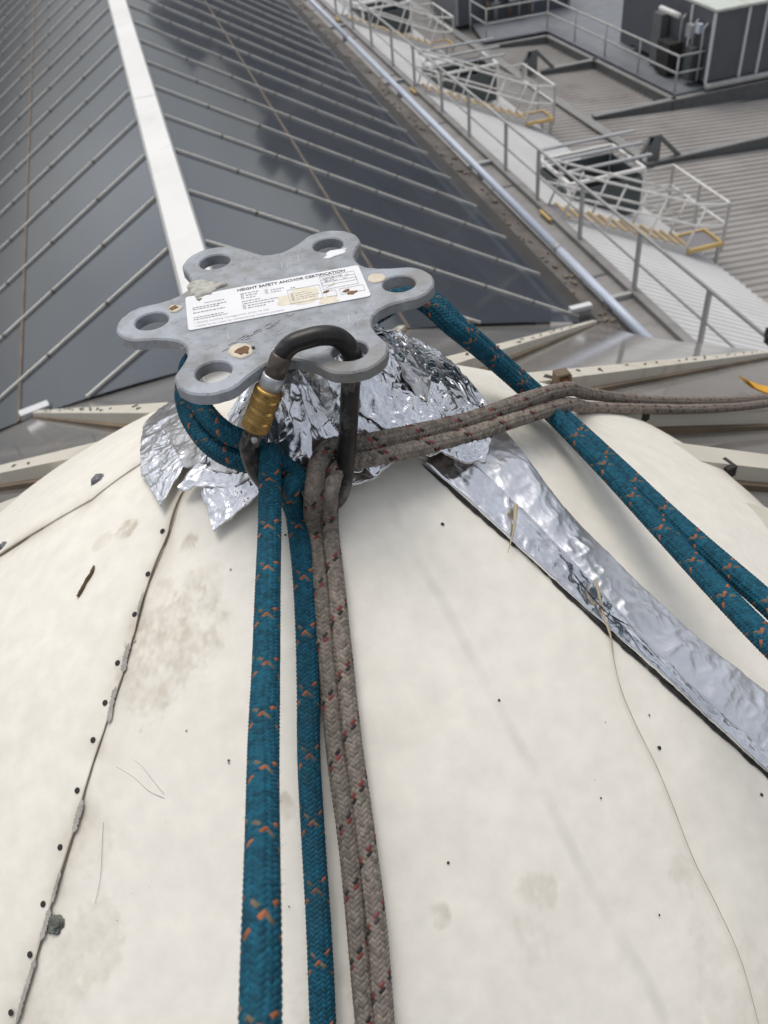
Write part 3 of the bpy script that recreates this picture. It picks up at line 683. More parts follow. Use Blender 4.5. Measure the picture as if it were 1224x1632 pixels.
# ================================================================== ANCHOR PLATE
PC = V3(0.0465, 0.4644, AZ)
ap = thing('anchor_plate', 'grey galvanised six lobed rigging plate with holes and a white certification sticker', 'anchor plate', PC)
def plate_mesh():
    TH, RH, LR = .0072, .0100, .0212            # thickness, hole radius, lobe radius
    RC = .0745; pts = []
    # outline: lobe arcs joined by concave fillets
    angs = [R(171.5 - 60 * k) for k in range(6)]
    poly = []
    for k in range(6):
        a = angs[k]; c = np.array([math.cos(a), math.sin(a)]) * RC
        for t in np.linspace(1.18, -1.18, 17):
            b = a + t; poly.append(c + LR * np.array([math.cos(b), math.sin(b)]))
        a2 = a - R(30); cc = np.array([math.cos(a2), math.sin(a2)]) * (.0640 + .0235)
        p0 = poly[-1]; nx = angs[(k + 1) % 6]; c2 = np.array([math.cos(nx), math.sin(nx)]) * RC
        p1 = c2 + LR * np.array([math.cos(nx + 1.18), math.sin(nx + 1.18)])
        mid = np.array([math.cos(a2), math.sin(a2)]) * .0630
        for t in np.linspace(0, 1, 9)[1:-1]:
            ctrl = 2 * mid - (p0 + p1) / 2
            poly.append((1 - t) ** 2 * p0 + 2 * t * (1 - t) * ctrl + t * t * p1)
    import bmesh
    bm = bmesh.new()
    def loop(ps, z): return [bm.verts.new((p[0], p[1], z)) for p in ps]
    cv = .0011
    def inset(ps, d):
        ps = np.array(ps); o = []
        for i in range(len(ps)):
            t = ps[(i + 1) % len(ps)] - ps[i - 1]; t /= np.linalg.norm(t); o.append(ps[i] + d * np.array([t[1], -t[0]]))
        return o
    holes = []
    for a in angs:
        c = np.array([math.cos(a), math.sin(a)]) * RC
        holes.append([c + RH * np.array([math.cos(t), math.sin(t)]) for t in np.linspace(0, 2 * math.pi, 28, endpoint=False)])
    poly = [p + .0004 * np.array([math.sin(i * 1.7), math.cos(i * 2.3)]) * (i % 3 == 0) for i, p in enumerate(poly)]
    def ring(a, b):
        for i in range(len(a)): bm.faces.new((a[i], a[(i + 1) % len(a)], b[(i + 1) % len(b)], b[i]))
    top = loop(inset(poly, cv), 0); t2 = loop(poly, -cv * .9); b2 = loop(poly, -TH + cv * .5); bot = loop(inset(poly, cv * .5), -TH)
    ring(top, t2); ring(t2, b2); ring(b2, bot)
    tops = [top]; bots = [bot]
    for h_ in holes:
        hc = np.mean(h_, axis=0)
        a = loop([hc + (p - hc) * 1.08 for p in h_], 0); b = loop(h_, -.0008); c = loop(h_, -TH + .0004); d = loop([hc + (p - hc) * 1.04 for p in h_], -TH)
        ring(b, a); ring(c, b); ring(d, c); tops.append(a); bots.append(d)
    for ls in (tops, bots):
        es = []
        for l_ in ls:
            for i in range(len(l_)): es.append(bm.edges.get((l_[i], l_[(i + 1) % len(l_)])) or bm.edges.new((l_[i], l_[(i + 1) % len(l_)])))
        bmesh.ops.triangle_fill(bm, use_beauty=True, use_dissolve=False, edges=es)
    bmesh.ops.recalc_face_normals(bm, faces=bm.faces[:])
    me = bpy.data.meshes.new('plate'); bm.to_mesh(me); bm.free()
    return me
pm = plate_mesh(); pm.materials.append(M['galv'])
po = link('plate', pm, None, ap); po.matrix_basis = Matrix.Translation(Vector(PC))
obj('post', MB().tube([PC + V3(0, 0, -.0073), PC + V3(0, 0, -.10)], .021, 28), M['galv_dark'], ap, True)
obj('boss', MB().tube([PC + V3(0, 0, -.0073), PC + V3(0, 0, -.021)], [.034, .034], 32), M['galv_dark'], ap)
# sticker: a thin sheet with rounded corners, text and boxes on it
SO = PC + V3(0.0014, .0054, 0); SROT = R(-4.2)
stk_e = V3(math.cos(SROT), math.sin(SROT), 0); stk_n = V3(-math.sin(SROT), math.cos(SROT), 0)
SWd, SHt = .1085, .0405
def spt(u, v, z=0.): return SO + stk_e * u + stk_n * v + V3(0, 0, z)
corner = []
for sx, sy, a0 in ((1, 1, 0), (-1, 1, 90), (-1, -1, 180), (1, -1, 270)):
    for t in np.linspace(0, 90, 5): corner.append((sx * (SWd / 2 - .0022) + .0022 * math.cos(R(a0 + t)), sy * (SHt / 2 - .0022) + .0022 * math.sin(R(a0 + t))))
m = MB(); nC = len(corner)
m.add([spt(u, v, .0006) for u, v in corner] + [spt(u, v, .0001) for u, v in corner], [tuple(range(nC))] + [(k, nC + k, nC + (k + 1) % nC, (k + 1) % nC) for k in range(nC)])
stk = obj('sticker', m, M['sticker'], ap)
def text(body, u, v, size, m, align='LEFT', bold=0., parent=stk, name='lettering', wide=1.0):
    cu = bpy.data.curves.new('text', 'FONT'); cu.body = body; cu.size = size; cu.align_x = align; cu.offset = bold; cu.resolution_u = 2
    o = bpy.data.objects.new('tmp', cu); C.objects.link(o)
    dg = bpy.context.evaluated_depsgraph_get(); me = bpy.data.meshes.new_from_object(o.evaluated_get(dg)); bpy.data.objects.remove(o)
    me.materials.clear(); me.materials.append(m); n = len(me.vertices); a = np.empty(n * 3, np.float32); me.vertices.foreach_get('co', a); a = a.reshape(-1, 3)
    W = np.array([spt(u + p[0] * wide, v + p[1], .00078) for p in a], np.float32); me.vertices.foreach_set('co', W.reshape(-1)); me.update()
    return link(name, me, None, parent)
text('HEIGHT SAFETY ANCHOR CERTIFICATION', -.0225, .0148, .0043, M['ink'], bold=.0001, wide=.82)
small = .0021
for i, (tx, u, v) in enumerate([('ANCHOR NUMBER', -.021, .0112), ('LOCATION', -.045, .0090), ('DO NOT USE IF DAMAGED', -.0505, .0052), ('MAXIMUM LOAD AND USERS', -.0505, .0026), ('SEE SITE ROOF ACCESS PLAN', -.0505, -.0016),
                               ('INSPECTION REQUIRED EVERY', -.0505, -.0072), ('TWELVE MONTHS', -.0505, -.0098), ('SYSTEM TYPE', -.021, .0020), ('Fall arrest  ', -.0175, -.0012), ('Rope access', -.0175, -.0042), ('Abseil', -.0175, .0082), ('Fall', -.004, .0092), ('Static', -.0175, .0052), ('Lifeline', -.004, .0060)]):
    pass
text('• Notify building management prior to use', -.0505, -.0142, .0026, M['ink_grey'])
text('• Only to be used by competently trained persons', -.0505, -.0182, .0026, M['ink_grey'])
# rows of print too small to read, and ruled boxes
def rule(u0, v0, u1, v1, wd=.00022, z=.0008, m=M['ink_grey'], name='ruled_line'):
    a, b = spt(u0, v0, z), spt(u1, v1, z); return MB().beam(a, b, wd, .0001)
rows = MB(); random.seed(3)
def dashes(u, v, ln, hgt=.0009):
    x = u
    while x < u + ln:
        l_ = random.uniform(.0006, .0022); rows.beam(spt(x, v, .0008), spt(min(x + l_, u + ln), v, .0008), hgt * random.uniform(.6, 1), .0001); x += l_ + .0005
for u, v, ln in [(-.043, .0085, .012), (-.0505, .0048, .021), (-.0505, .0026, .016), (-.0505, -.0015, .019), (-.0505, -.0072, .018), (-.0505, -.0095, .020), (-.021, .0108, .011), (-.018, .0080, .007), (-.0025, .0090, .008), (-.018, .0050, .006), (-.0025, .0062, .006),
                 (-.021, .0012, .011), (-.021, -.0016, .022), (-.018, -.0046, .016), (-.018, -.0074, .011), (.0095, .0068, .003), (.0112, -.0010, .006), (.0112, -.0035, .010), (.0112, -.0060, .014), (.0112, -.0083, .012), (.0385, -.0096, .004), (.0300, .0112, .012), (.031, .0075, .006)]:
    dashes(u, v, ln)
obj('small_print', rows, M['ink_grey'], stk)
bx = MB()
def rect(u0, v0, u1, v1, wd=.00022):
    for a, b in (((u0, v0), (u1, v0)), ((u1, v0), (u1, v1)), ((u1, v1), (u0, v1)), ((u0, v1), (u0, v0))): bx.beam(spt(*a, .00084), spt(*b, .00084), wd, .0001)
rect(.0285, -.0030, .0500, .0135); rect(.0285, .0020, .0500, .0055); bx.beam(spt(.0285, .0092, .00084), spt(.05, .0092, .00084), .0002, .0001)
rect(.0290, -.0125, .0352, -.0055); rect(.0375, -.0125, .0415, -.0055); rect(.0425, -.0125, .0522, -.0055); rect(.0070, -.0125, .0268, .0045)
for v in (-.0008, -.0033, -.0058, -.0082): rect(.0086, v - .0008, .0100, v + .0008)
for u, v in ((-.0208, .0082), (-.0208, .0054), (-.006, .0096), (-.006, .0066), (-.0208, -.0042), (-.0208, -.0070)): rect(u, v - .0008, u + .0016, v + .0008)
obj('ruled_box', bx, M['ink_grey'], stk)
tri = MB().add([spt(-.0480, .0150, .00085), spt(-.0440, .0150, .00085), spt(-.0460, .0118, .00085)], [(0, 2, 1)])
obj('green_mark', tri, mat('dull_green', (.12, .17, .08), .6), stk)
# handwriting in the box
hw = MB()
for u, v in ((.0305, .0098), (.0345, .0098), (.040, .0102), (.0440, .0102), (.0305, .0065), (.036, .0065), (.0420, .0066), (.0305, -.0005)):
    pts = [spt(u + .0006 * i, v + random.uniform(-.0010, .0012), .0009) for i in range(5)]; hw.tube(pts, .00010, 4)
obj('handwriting', hw, mat('blue_pen', (.12, .14, .24), .6), stk)
def irregular(name, c, rx, ry, m, seed, parent, z, thick=.0003, rot=0., k=36, rough=.35):
    th = np.linspace(0, 2 * math.pi, k, endpoint=False); rad = 1 + rough * fbm(np.stack([np.cos(th) * 2, np.sin(th) * 2, th * 0 + seed], 1), 3, seed)
    ca, sa = math.cos(rot), math.sin(rot); P = []
    for s, h_ in ((1, 0), (.97, thick), (.6, thick * 1.2), (.2, thick * 1.25), (.01, thick * 1.25)):
        x = rx * rad * np.cos(th) * s; y = ry * rad * np.sin(th) * s; P.append(np.stack([c[0] + ca * x - sa * y, c[1] + sa * x + ca * y, np.full(k, z + h_)], -1))
    return link(name, grid_mesh(name, np.array(P), m, True, closed_u=True, flip=False), None, parent)
def onplate(zx, zy): return onz(150 + zx / 2.147, 340 + zy / 2.147, AZ)
irregular('stain', onplate(700, 290), .0125, .0085, M['sticker_stain'], 3, stk, AZ + .00064, .00008, SROT, rough=.5)
irregular('stain', onplate(800, 300), .0060, .0055, M['sticker_stain'], 5, stk, AZ + .00064, .00008, SROT, rough=.5)
for i, (zx, zy, a, b) in enumerate([(882, 276, .0034, .0016), (862, 270, .0022, .0012), (795, 272, .0018, .0011), (815, 247, .0020, .0009)]):
    irregular('stain', onplate(zx, zy), a, b, M['rust'] if i != 3 else M['sticker_stain'], 9 + i, stk, AZ + .0008, .0002, .3, rough=.7)
irregular('paint_spot', onplate(967, 224), .0060, .0058, M['paint_spot'], 20, ap, AZ + .0001, .0005, 0, rough=.2)
irregular('paint_spot', onplate(502, 472), .0066, .0078, M['paint_spot'], 21, ap, AZ + .0001, .0005, .3, rough=.12)
irregular('rust_spot', onplate(510, 472), .0038, .0040, M['rust'], 22, ap, AZ + .0007, .0002, 0, rough=.5)
irregular('rust_spot', onplate(545, 461), .0010, .0014, M['rivet'], 27, ap, AZ + .0002, .0003, 0, rough=.5)
irregular('paint_spot', onplate(277, 327), .0042, .0044, M['paint_spot'], 23, ap, AZ + .0001, .0005, 0, rough=.4)
irregular('rust_spot', onplate(272, 328), .0026, .0026, M['rust'], 24, ap, AZ + .0007, .0002, 0, rough=.5)
irregular('paint_spot', onplate(825, 138), .0080, .0042, M['sticker'], 25, ap, AZ + .0001, .0004, .4, rough=.6)
irregular('crust', onplate(380, 262), .0125, .0095, M['lichen'], 26, ap, AZ + .0001, .0012, .1, k=60, rough=.6)
sc_ = MB()
for k_ in range(26):
    t = random.random(); p = onplate(420 + 270 * t, 472 - 130 * t) + V3(random.gauss(0, .0012), random.gauss(0, .0012), .0003); d = V3(.9, .42, 0) * random.uniform(.0008, .003)
    sc_.beam(p - d, p + d, random.uniform(.0003, .0008), .0001)
obj('scuff', sc_, M['ink_grey'], ap, kind='stuff')
sc2 = MB()
for k_ in range(70):
    a_ = random.uniform(0, 6.28); r_ = .062 * math.sqrt(random.random()); p = PC + V3(r_ * math.cos(a_), r_ * math.sin(a_), .00012); b_ = random.gauss(.5, .7); d = V3(math.cos(b_), math.sin(b_), 0) * random.uniform(.0008, .0065)
    u_, v_ = (p - SO) @ stk_e, (p - SO) @ stk_n
    if abs(u_) < SWd / 2 + .006 and abs(v_) < SHt / 2 + .006: continue
    sc2.beam(p - d, p + d, random.uniform(.00015, .0004), .0001)
obj('scratch', sc2, M['alu'], ap, kind='stuff')

# ================================================================== CARABINER
cb = thing('carabiner', 'black steel screwgate carabiner with brass sleeve hanging from the plate', 'carabiner', (.05, .39, -.30))
H0 = V3(.0767, .3953, AZ); vv = V3(-1, 0, 0); uu = V3(.0569, .3884, -.34) - H0; uu /= np.linalg.norm(uu); cn = np.cross(uu, vv); cn /= np.linalg.norm(cn)
def cz(x, y): 
    d = ray(380 + x / 5.1, 520 + y / 5.1); return d * (H0 @ cn) / (d @ cn)
body = [(330, 285), (350, 240), (430, 150), (560, 100), (680, 75), (790, 85), (880, 150), (925, 250), (915, 400), (905, 600), (892, 850), (872, 1080), (850, 1280), (790, 1410), (660, 1465), (500, 1450), (340, 1370), (195, 1235), (112, 1090), (85, 960), (105, 880)]
c_, ln_ = spline([cz(*p) for p in body], 150)
rad = np.interp(np.linspace(0, 1, 150), [0, .06, .2, .5, .62, .8, .95, 1], [.0052, .0054, .0056, .0054, .0056, .0058, .0056, .0050])
obj('body', MB().tube(list(c_), list(rad), 20), M['black_steel'], cb, True)
g0, g1 = cz(352, 235), cz(98, 930); gd = (g1 - g0); gl = np.linalg.norm(gd); gd /= gl
gt = lambda a: g0 + gd * gl * a
obj('nose', MB().tube([gt(-.02), gt(.02), gt(.10), gt(.22)], [.0050, .0058, .0059, .0057], 20), M['brown_steel'], cb, True)
gate = obj('gate', MB().tube([gt(.20), gt(.98)], .0048, 20), M['brown_steel'], cb, True)
obj('thread', MB().tube([gt(.225), gt(.235), gt(.40)], [.0060, .0063, .0063], 24), M['alu'], cb, True)
# knurled brass sleeve: displaced cylinder with diamond knurl and four smooth grooves
nl, nk = 150, 160; tt = np.linspace(0, 1, nl); ph = np.linspace(0, 2 * math.pi, nk, endpoint=False)
slen = gl * .485; a0 = gt(.372)
gu = np.cross(gd, V3(0, 1, 0)); gu /= np.linalg.norm(gu); gq = np.cross(gd, gu)
TT, PHI = np.meshgrid(tt, ph, indexing='ij')
kn = np.abs(np.sin(PHI * 20 + TT * slen / .0021 * math.pi * .5)) * np.abs(np.sin(PHI * 20 - TT * slen / .0021 * math.pi * .5))
rad_ = .0077 + .00038 * kn
groove = np.zeros_like(TT); 
for g in (.22, .48, .74): groove = np.maximum(groove, (np.abs(TT - g) < .032).astype(float))
rad_ = np.where(groove > 0, .00745, rad_); endr = np.minimum(TT, 1 - TT); rad_ = rad_ - .0011 * np.clip(1 - endr / .05, 0, 1) ** 2
P = a0[None, None] + gd * (TT * slen)[..., None] + (gu * np.cos(PHI)[..., None] + gq * np.sin(PHI)[..., None]) * rad_[..., None]
cap0 = P[:1] * 0 + a0; cap1 = P[:1] * 0 + a0 + gd * slen
sleeve = link('sleeve', grid_mesh('sleeve', np.vstack([cap0, P, cap1]), M['brass'], True, closed_u=True), None, cb)
for g in (.22, .48, .74):
    c0 = a0 + gd * slen * (g - .030); c1 = a0 + gd * slen * (g + .030); obj('ring', MB().tube([c0, c1], .0076, 40, cap=False), M['brass_bright'], sleeve, True)
obj('hinge', MB().box(gt(.905), (.0075, .0090, .0125), np.stack([gu, gq, gd], 1)), M['brown_steel'], cb)
obj('pin', MB().tube([gt(.93) - gq * .0062, gt(.93) + gq * .0062], .0018, 12), M['alu'], cb, True)

# ================================================================== ROPES
def rope(name, pts, dia, m, parent, base, tracers, lam=.0021, nst=16, seed=0, amp=.00095, step=.00040, wear=None, twist=0.):
    _, ln = spline(pts, 50); n = int(ln / step); c, _ = spline(pts, n); k = 96
    t = np.gradient(c, axis=0); t /= np.linalg.norm(t, axis=1, keepdims=True)
    # parallel transport
    u = np.zeros_like(c); a = np.cross(t[0], V3(0, 0, 1)); u[0] = a / np.linalg.norm(a)
    for i in range(1, n):
        q = u[i - 1] - t[i] * (u[i - 1] @ t[i]); u[i] = q / np.linalg.norm(q)
    w_ = np.cross(t, u)
    th = np.linspace(0, 2 * math.pi, k, endpoint=False); s = np.linspace(0, ln, n)
    TH, SS = np.meshgrid(th, s)
    wz = np.stack([SS * 26, SS * 0 + seed, TH * 0], -1); SW = SS + .0007 * fbm(wz * 1.7, 2, seed + 31); TW = TH + .30 * fbm(wz, 2, seed + 32)
    TH0, SS0 = TH, SS; SS = SW; TH_ = TH; TH = TW
    p = nst * TH / (2 * math.pi) + SS / lam; q = nst * TH / (2 * math.pi) - SS / lam
    ip, iq = np.floor(p), np.floor(q); fp, fq = p - ip, q - iq
    over = np.mod(ip + iq, 4) < 2           # 2/2 twill: which family lies on top
    across = np.where(over, fp, fq)
    al = np.where(over, np.mod(q + ip, 4), np.mod(p + iq, 4) - 2)
    h = np.sqrt(np.clip(1 - (2 * across - 1) ** 2, 0, 1))
    hump = np.sin(np.pi * np.clip(al / 2, 0.02, .98)) ** .55
    hh = amp * h ** .8 * (.15 + .85 * hump) + .00010 * fbm(np.stack([TH * 6, SS * 700, TH * 0 + seed], -1), 2, seed)
    TH, SS = TH0, SS0
    rad = (dia / 2) * (1 + .035 * np.cos(2 * TH + 3 * vn(np.stack([SS * 9, SS * 0, SS * 0 + seed], -1), seed))) - amp * .7 + hh
    rad = rad * (1 + .015 * fbm(np.stack([SS * 20, TH * .5, SS * 0 + seed], -1), 2, seed))
    P = c[:, None] + u[:, None] * (rad * np.cos(TH))[..., None] + w_[:, None] * (rad * np.sin(TH))[..., None]
    sid = np.where(over, np.mod(ip, nst), 100 + np.mod(iq, nst))
    rnd = _hash((sid * 7).astype(np.int64), np.floor(SS / .004).astype(np.int64), np.zeros_like(sid, dtype=np.int64) + seed, 3)
    col = np.asarray(base)[None, None] * (.66 + .64 * rnd)[..., None]
    for fam, idx, tc_ in tracers:
        mk = (over if fam == 'A' else ~over) & (np.mod(ip if fam == 'A' else iq, nst) == idx); 
        col = np.where(mk[..., None], np.asarray(tc_) * (.8 + .35 * rnd)[..., None], col)
    if wear is not None:
        for (ta, tb, th0, tw, wc, am) in wear:
            mk = np.clip(np.minimum((SS / ln - ta) * 40, (tb - SS / ln) * 40), 0, 1) * np.clip(1.2 - np.abs((TH - th0 + math.pi) % (2 * math.pi) - math.pi) / tw, 0, 1)
            mk = np.clip(mk * (.5 + 1.2 * fbm(P * 120, 3, seed + 8)), 0, 1) * am
            col = col * (1 - mk[..., None]) + np.asarray(wc) * mk[..., None]
    me = grid_mesh(name, P, m, True, col, closed_u=True)
    return link(name, me, None, parent), c, u
D3 = lambda p, dep: atdepth(p[0], p[1], dep)
TD, GD = .0128, .0110
TEAL = V3(.006, .070, .110); ORANGE = V3(.30, .105, .045)
GREYC = V3(.215, .183, .150); BLK = V3(.03, .028, .027); RED = V3(.19, .045, .04)
def on_dome(pts, lift): 
    o = []
    for p in pts: q = drop(*p); q = q + dnorm(q[0], q[1]) * (lift + .0010); o.append(q)
    return o
teal = thing('teal_rope', 'doubled teal braided rope with orange flecks looped round the post and through the carabiner', 'rope', (.03, .40, -.32))
tA = [D3((1420, 1215), .385), D3((1224, 1022), .455), D3((1055, 845), .54), D3((960, 742), .585), D3((870, 650), .625), D3((790, 578), .605), D3((722, 522), .565),
      D3((660, 474), .562), V3(.098, .490, -.288), V3(.060, .508, -.292), V3(.008, .500, -.292), V3(-.0145, .470, -.290), V3(-.0125, .437, -.2955), V3(-.002, .4145, -.302), V3(.0115, .4045, -.3085),
      V3(.0195, .3945, -.3135), D3((430, 722), .492), D3((430, 770), .492), D3((430, 807), .488), D3((427, 935), .447), D3((424, 1062), .404), D3((420, 1190), .360), D3((418, 1347), .310), D3((417, 1458), .284), D3((415, 1624), .262), D3((412, 1800), .235)]
tB = [D3((1420, 1150), .40), D3((1224, 962), .475), D3((1098, 852), .535), D3((985, 745), .595), D3((893, 660), .640), D3((808, 585), .622), D3((735, 522), .583),
      D3((672, 470), .585), V3(.106, .500, -.301), V3(.060, .520, -.305), V3(.002, .510, -.305), V3(-.0195, .474, -.3035), V3(-.0185, .437, -.308), V3(-.006, .411, -.3145), V3(.010, .4005, -.3195),
      V3(.0240, .396, -.3215), V3(.0315, .3865, -.3275), D3((466, 772), .500)] + on_dome([(476, 830), (485, 905), (491, 999), (494, 1094), (495, 1200), (503, 1347), (510, 1458), (518, 1632), (526, 1800)], TD / 2)
tracT = [('B', 0, ORANGE), ('A', 4, V3(.13, .105, .075))]
wearT = [(.86, 1., 2.4, .5, V3(.09, .11, .14), .7)]
_, cA, uA = rope('strand', tA, TD, M['teal_rope'], teal, TEAL, tracT, .0024, 14, 1, wear=wearT)
_, cB, uB = rope('strand', tB, TD, M['teal_rope'], teal, TEAL, tracT, .0024, 14, 2, wear=[(.62, .72, 1.0, 1.2, V3(.02, .05, .065), .6), (.8, .93, 4., 1.3, V3(.02, .055, .07), .5)])
def fuzz(c, dia, cnt, m, parent, seed):
    rg = np.random.default_rng(seed); mb = MB(); n = len(c)
    for _ in range(cnt):
        i = rg.integers(3, n - 4); t = c[i + 2] - c[i - 2]; t /= np.linalg.norm(t); a = rg.normal(size=3); a -= t * (a @ t); a /= np.linalg.norm(a)
        p = c[i] + a * dia * .47; l_ = rg.uniform(.0008, .0026); b = a * .8 + t * rg.uniform(-.9, .9) + rg.normal(size=3) * .3
        mb.tube([p, p + b * l_ * .5, p + b * l_ + rg.normal(size=3) * .0004], [.00006, .00005, .00003], 3, cap=False)
    return obj('loose_fibre', mb, m, parent, kind='stuff')
fuzz(cA, TD, 900, M['fibre_teal'], teal, 1); fuzz(cB, TD, 700, M['fibre_teal'], teal, 2)
grey = thing('grey_rope', 'doubled grey braided rope with black and red flecks led over the dome into the carabiner', 'rope', (.06, .40, -.33))
def on_cone(px, py, lift):
    d = ray(px, py); t = np.linspace(.5, 4, 6000); Q = d[None] * t[:, None]; r = np.hypot(Q[:, 0] - AX, Q[:, 1] - AY); g = Q[:, 2] - cone_z(r) - lift
    return Q[int(np.argmax(g < 0))]
gA = [D3((1300, 622), 1.45), D3((1224, 634), 1.22), D3((1150, 640), 1.05), D3((1085, 640), .96), D3((1000, 636), .86), D3((940, 628), .775), D3((888, 623), .640), D3((828, 641), .592), D3((743, 671), .562), D3((660, 690), .535), D3((596, 703), .521), D3((556, 710), .5185), D3((527, 713), .514), D3((508, 738), .507), D3((501, 776), .500)] + on_dome([(501, 839), (511, 935), (523, 1062), (536, 1190), (557, 1347), (568, 1458), (584, 1632), (600, 1800)], GD / 2)
gB = [D3((1300, 631), 1.43), D3((1224, 643), 1.20), D3((1150, 650), 1.04), D3((1085, 652), .95), D3((1000, 651), .85), D3((940, 650), .760), D3((888, 648), .632), D3((828, 666), .588), D3((743, 694), .556), D3((660, 715), .531), D3((596, 729), .5195), D3((560, 737), .5185), D3((538, 748), .513), D3((527, 775), .505)] + on_dome([(526, 839), (536, 935), (549, 1062), (563, 1190), (584, 1347), (598, 1458), (612, 1632), (626, 1800)], GD / 2)
tracG = [('A', 0, BLK), ('A', 1, RED), ('B', 7, BLK * 2)]
wearG = [(.80, .97, 1.2, 1.6, V3(.10, .095, .095), .8)]
_, cG, _ = rope('strand', gA, GD, M['grey_rope'], grey, GREYC * .84, [('B', 3, BLK), ('B', 2, RED)], .0027, 12, 3, amp=.00070, wear=wearG)
_, cH, _ = rope('strand', gB, GD, M['grey_rope'], grey, GREYC, [('B', 0, BLK), ('B', 1, RED)], .0027, 12, 4, amp=.00070)
# clear sleeve ring at the bottom edge of the picture
rg_ = thing('rope_thimble', 'clear shiny ring clasped round the grey rope at the bottom edge', 'ring', drop(604, 1645))
cc = drop(603, 1650); nr = dnorm(cc[0], cc[1]); t_ = cH[-80] - cH[-200]; t_ /= np.linalg.norm(t_)
e1 = np.cross(t_, nr); e1 /= np.linalg.norm(e1); cc = cc + nr * .006
obj('ring', MB().tube([cc + t_ * .003 + e1 * .0135 * math.cos(a) + nr * .0095 * math.sin(a) + t_ * -.004 * math.sin(a) for a in np.linspace(0, 2 * math.pi, 48)], .0011, 8), M['hardware'], rg_, True)

# ================================================================== LITTER ON THE DOME
tw = [drop(*p) for p in [(155, 905), (150, 918), (142, 930), (137, 940), (129, 954)]]
tw = [p + dnorm(p[0], p[1]) * .0030 for p in tw]
c_, _ = spline(tw, 40); rr_ = .0011 * (1 + .35 * fbm(np.stack([np.arange(40) * .5, np.zeros(40), np.zeros(40)], 1), 2, 4)); rr_[:3] *= .5
tag(obj('twig', MB().tube(list(c_), list(rr_), 8), M['bark'], None, True), 'short brown twig lying on the cream dome left of the riveted seam', 'twig')
st_ = [(938, 935), (942, 955), (955, 985), (965, 1015), (975, 1060), (985, 1100), (1010, 1160), (1040, 1220), (1065, 1280), (1100, 1370), (1140, 1450), (1175, 1530), (1195, 1600), (1205, 1640)]
c_ = [drop(*p) for p in st_]; c_ = [p + dnorm(p[0], p[1]) * (.009 if i < 2 else .005 if i < 4 else .0032) for i, p in enumerate(c_)]
c2, _ = spline(c_, 140)
tag(obj('dry_stalk', MB().tube(list(c2), list(np.interp(np.linspace(0, 1, 140), [0, .12, .2, 1], [.0010, .0008, .0003, .00022])), 6), M['straw'], None, True), 'long thin dry grass stalk lying from the foil strip down the dome', 'grass stalk')
tg = [drop(*p) for p in [(815, 815), (812, 850), (806, 875), (802, 890)]]; tg = [p + dnorm(p[0], p[1]) * .007 for p in tg]
c2, _ = spline(tg, 24)
tag(obj('dry_leaf', MB().tube(list(c2), list(np.linspace(.0016, .0002, 24)), 5), M['straw'], None, True), 'small curled dry leaf blade at the lower edge of the foil strip', 'leaf')
ys_ = [on_cone(1183, 606, .02), on_cone(1200, 616, .025), on_cone(1216, 622, .02), on_cone(1240, 626, .02), on_cone(1290, 630, .02)]
c2, _ = spline(ys_, 40); m = MB(); vs = []
for i_, p in enumerate(c2):
    wv_ = V3(-.25, .95, .1) * .011 * (1 + .12 * math.sin(i_ * .9)); tz = V3(0, 0, .0018)
    vs += [p - wv_ - tz, p + wv_ - tz + V3(0, 0, .004), p + wv_ + tz + V3(0, 0, .004), p - wv_ + tz]
m.add(vs, [(4 * a + b, 4 * a + (b + 1) % 4, 4 * a + 4 + (b + 1) % 4, 4 * a + 4 + b) for a in range(39) for b in range(4)] + [(3, 2, 1, 0), (156, 157, 158, 159)])
tag(obj('yellow_strap', m, M['strap']), 'bright yellow webbing strap end lying on the glass at the right', 'strap')

# ================================================================== WALKWAY HANDRAIL
wh = thing('walkway_handrail', 'grey steel handrail with posts along the edge of the white roof', 'handrail', (7.1, 16, WALK_Z))
py_ = [7.4, 9.5, 11.5, 13.55, 15.45, 17.1, 19.3, 21.2, 23.4, 25.4, 27.6, 29.8, 32]
for y in py_: obj('post', MB().box((7.1, y, WALK_Z + .52), (.05, .08, 1.04)), M['rail'], wh)
obj('top_rail', MB().tube([(7.1, 7.0, WALK_Z + 1.06), (7.1, 33, WALK_Z + 1.06)], .028, 8), M['rail'], wh, True)
obj('middle_rail', MB().tube([(7.1, 7.0, WALK_Z + .55), (7.1, 33, WALK_Z + .55)], .02, 8), M['rail'], wh, True)
lk = V3(7.1, 8.05, WALK_Z + 1.06)
obj('coupling', MB().box(lk, (.09, .16, .12)).box(lk + V3(0, .1, .06), (.05, .05, .14)), M['black_gap'], wh)

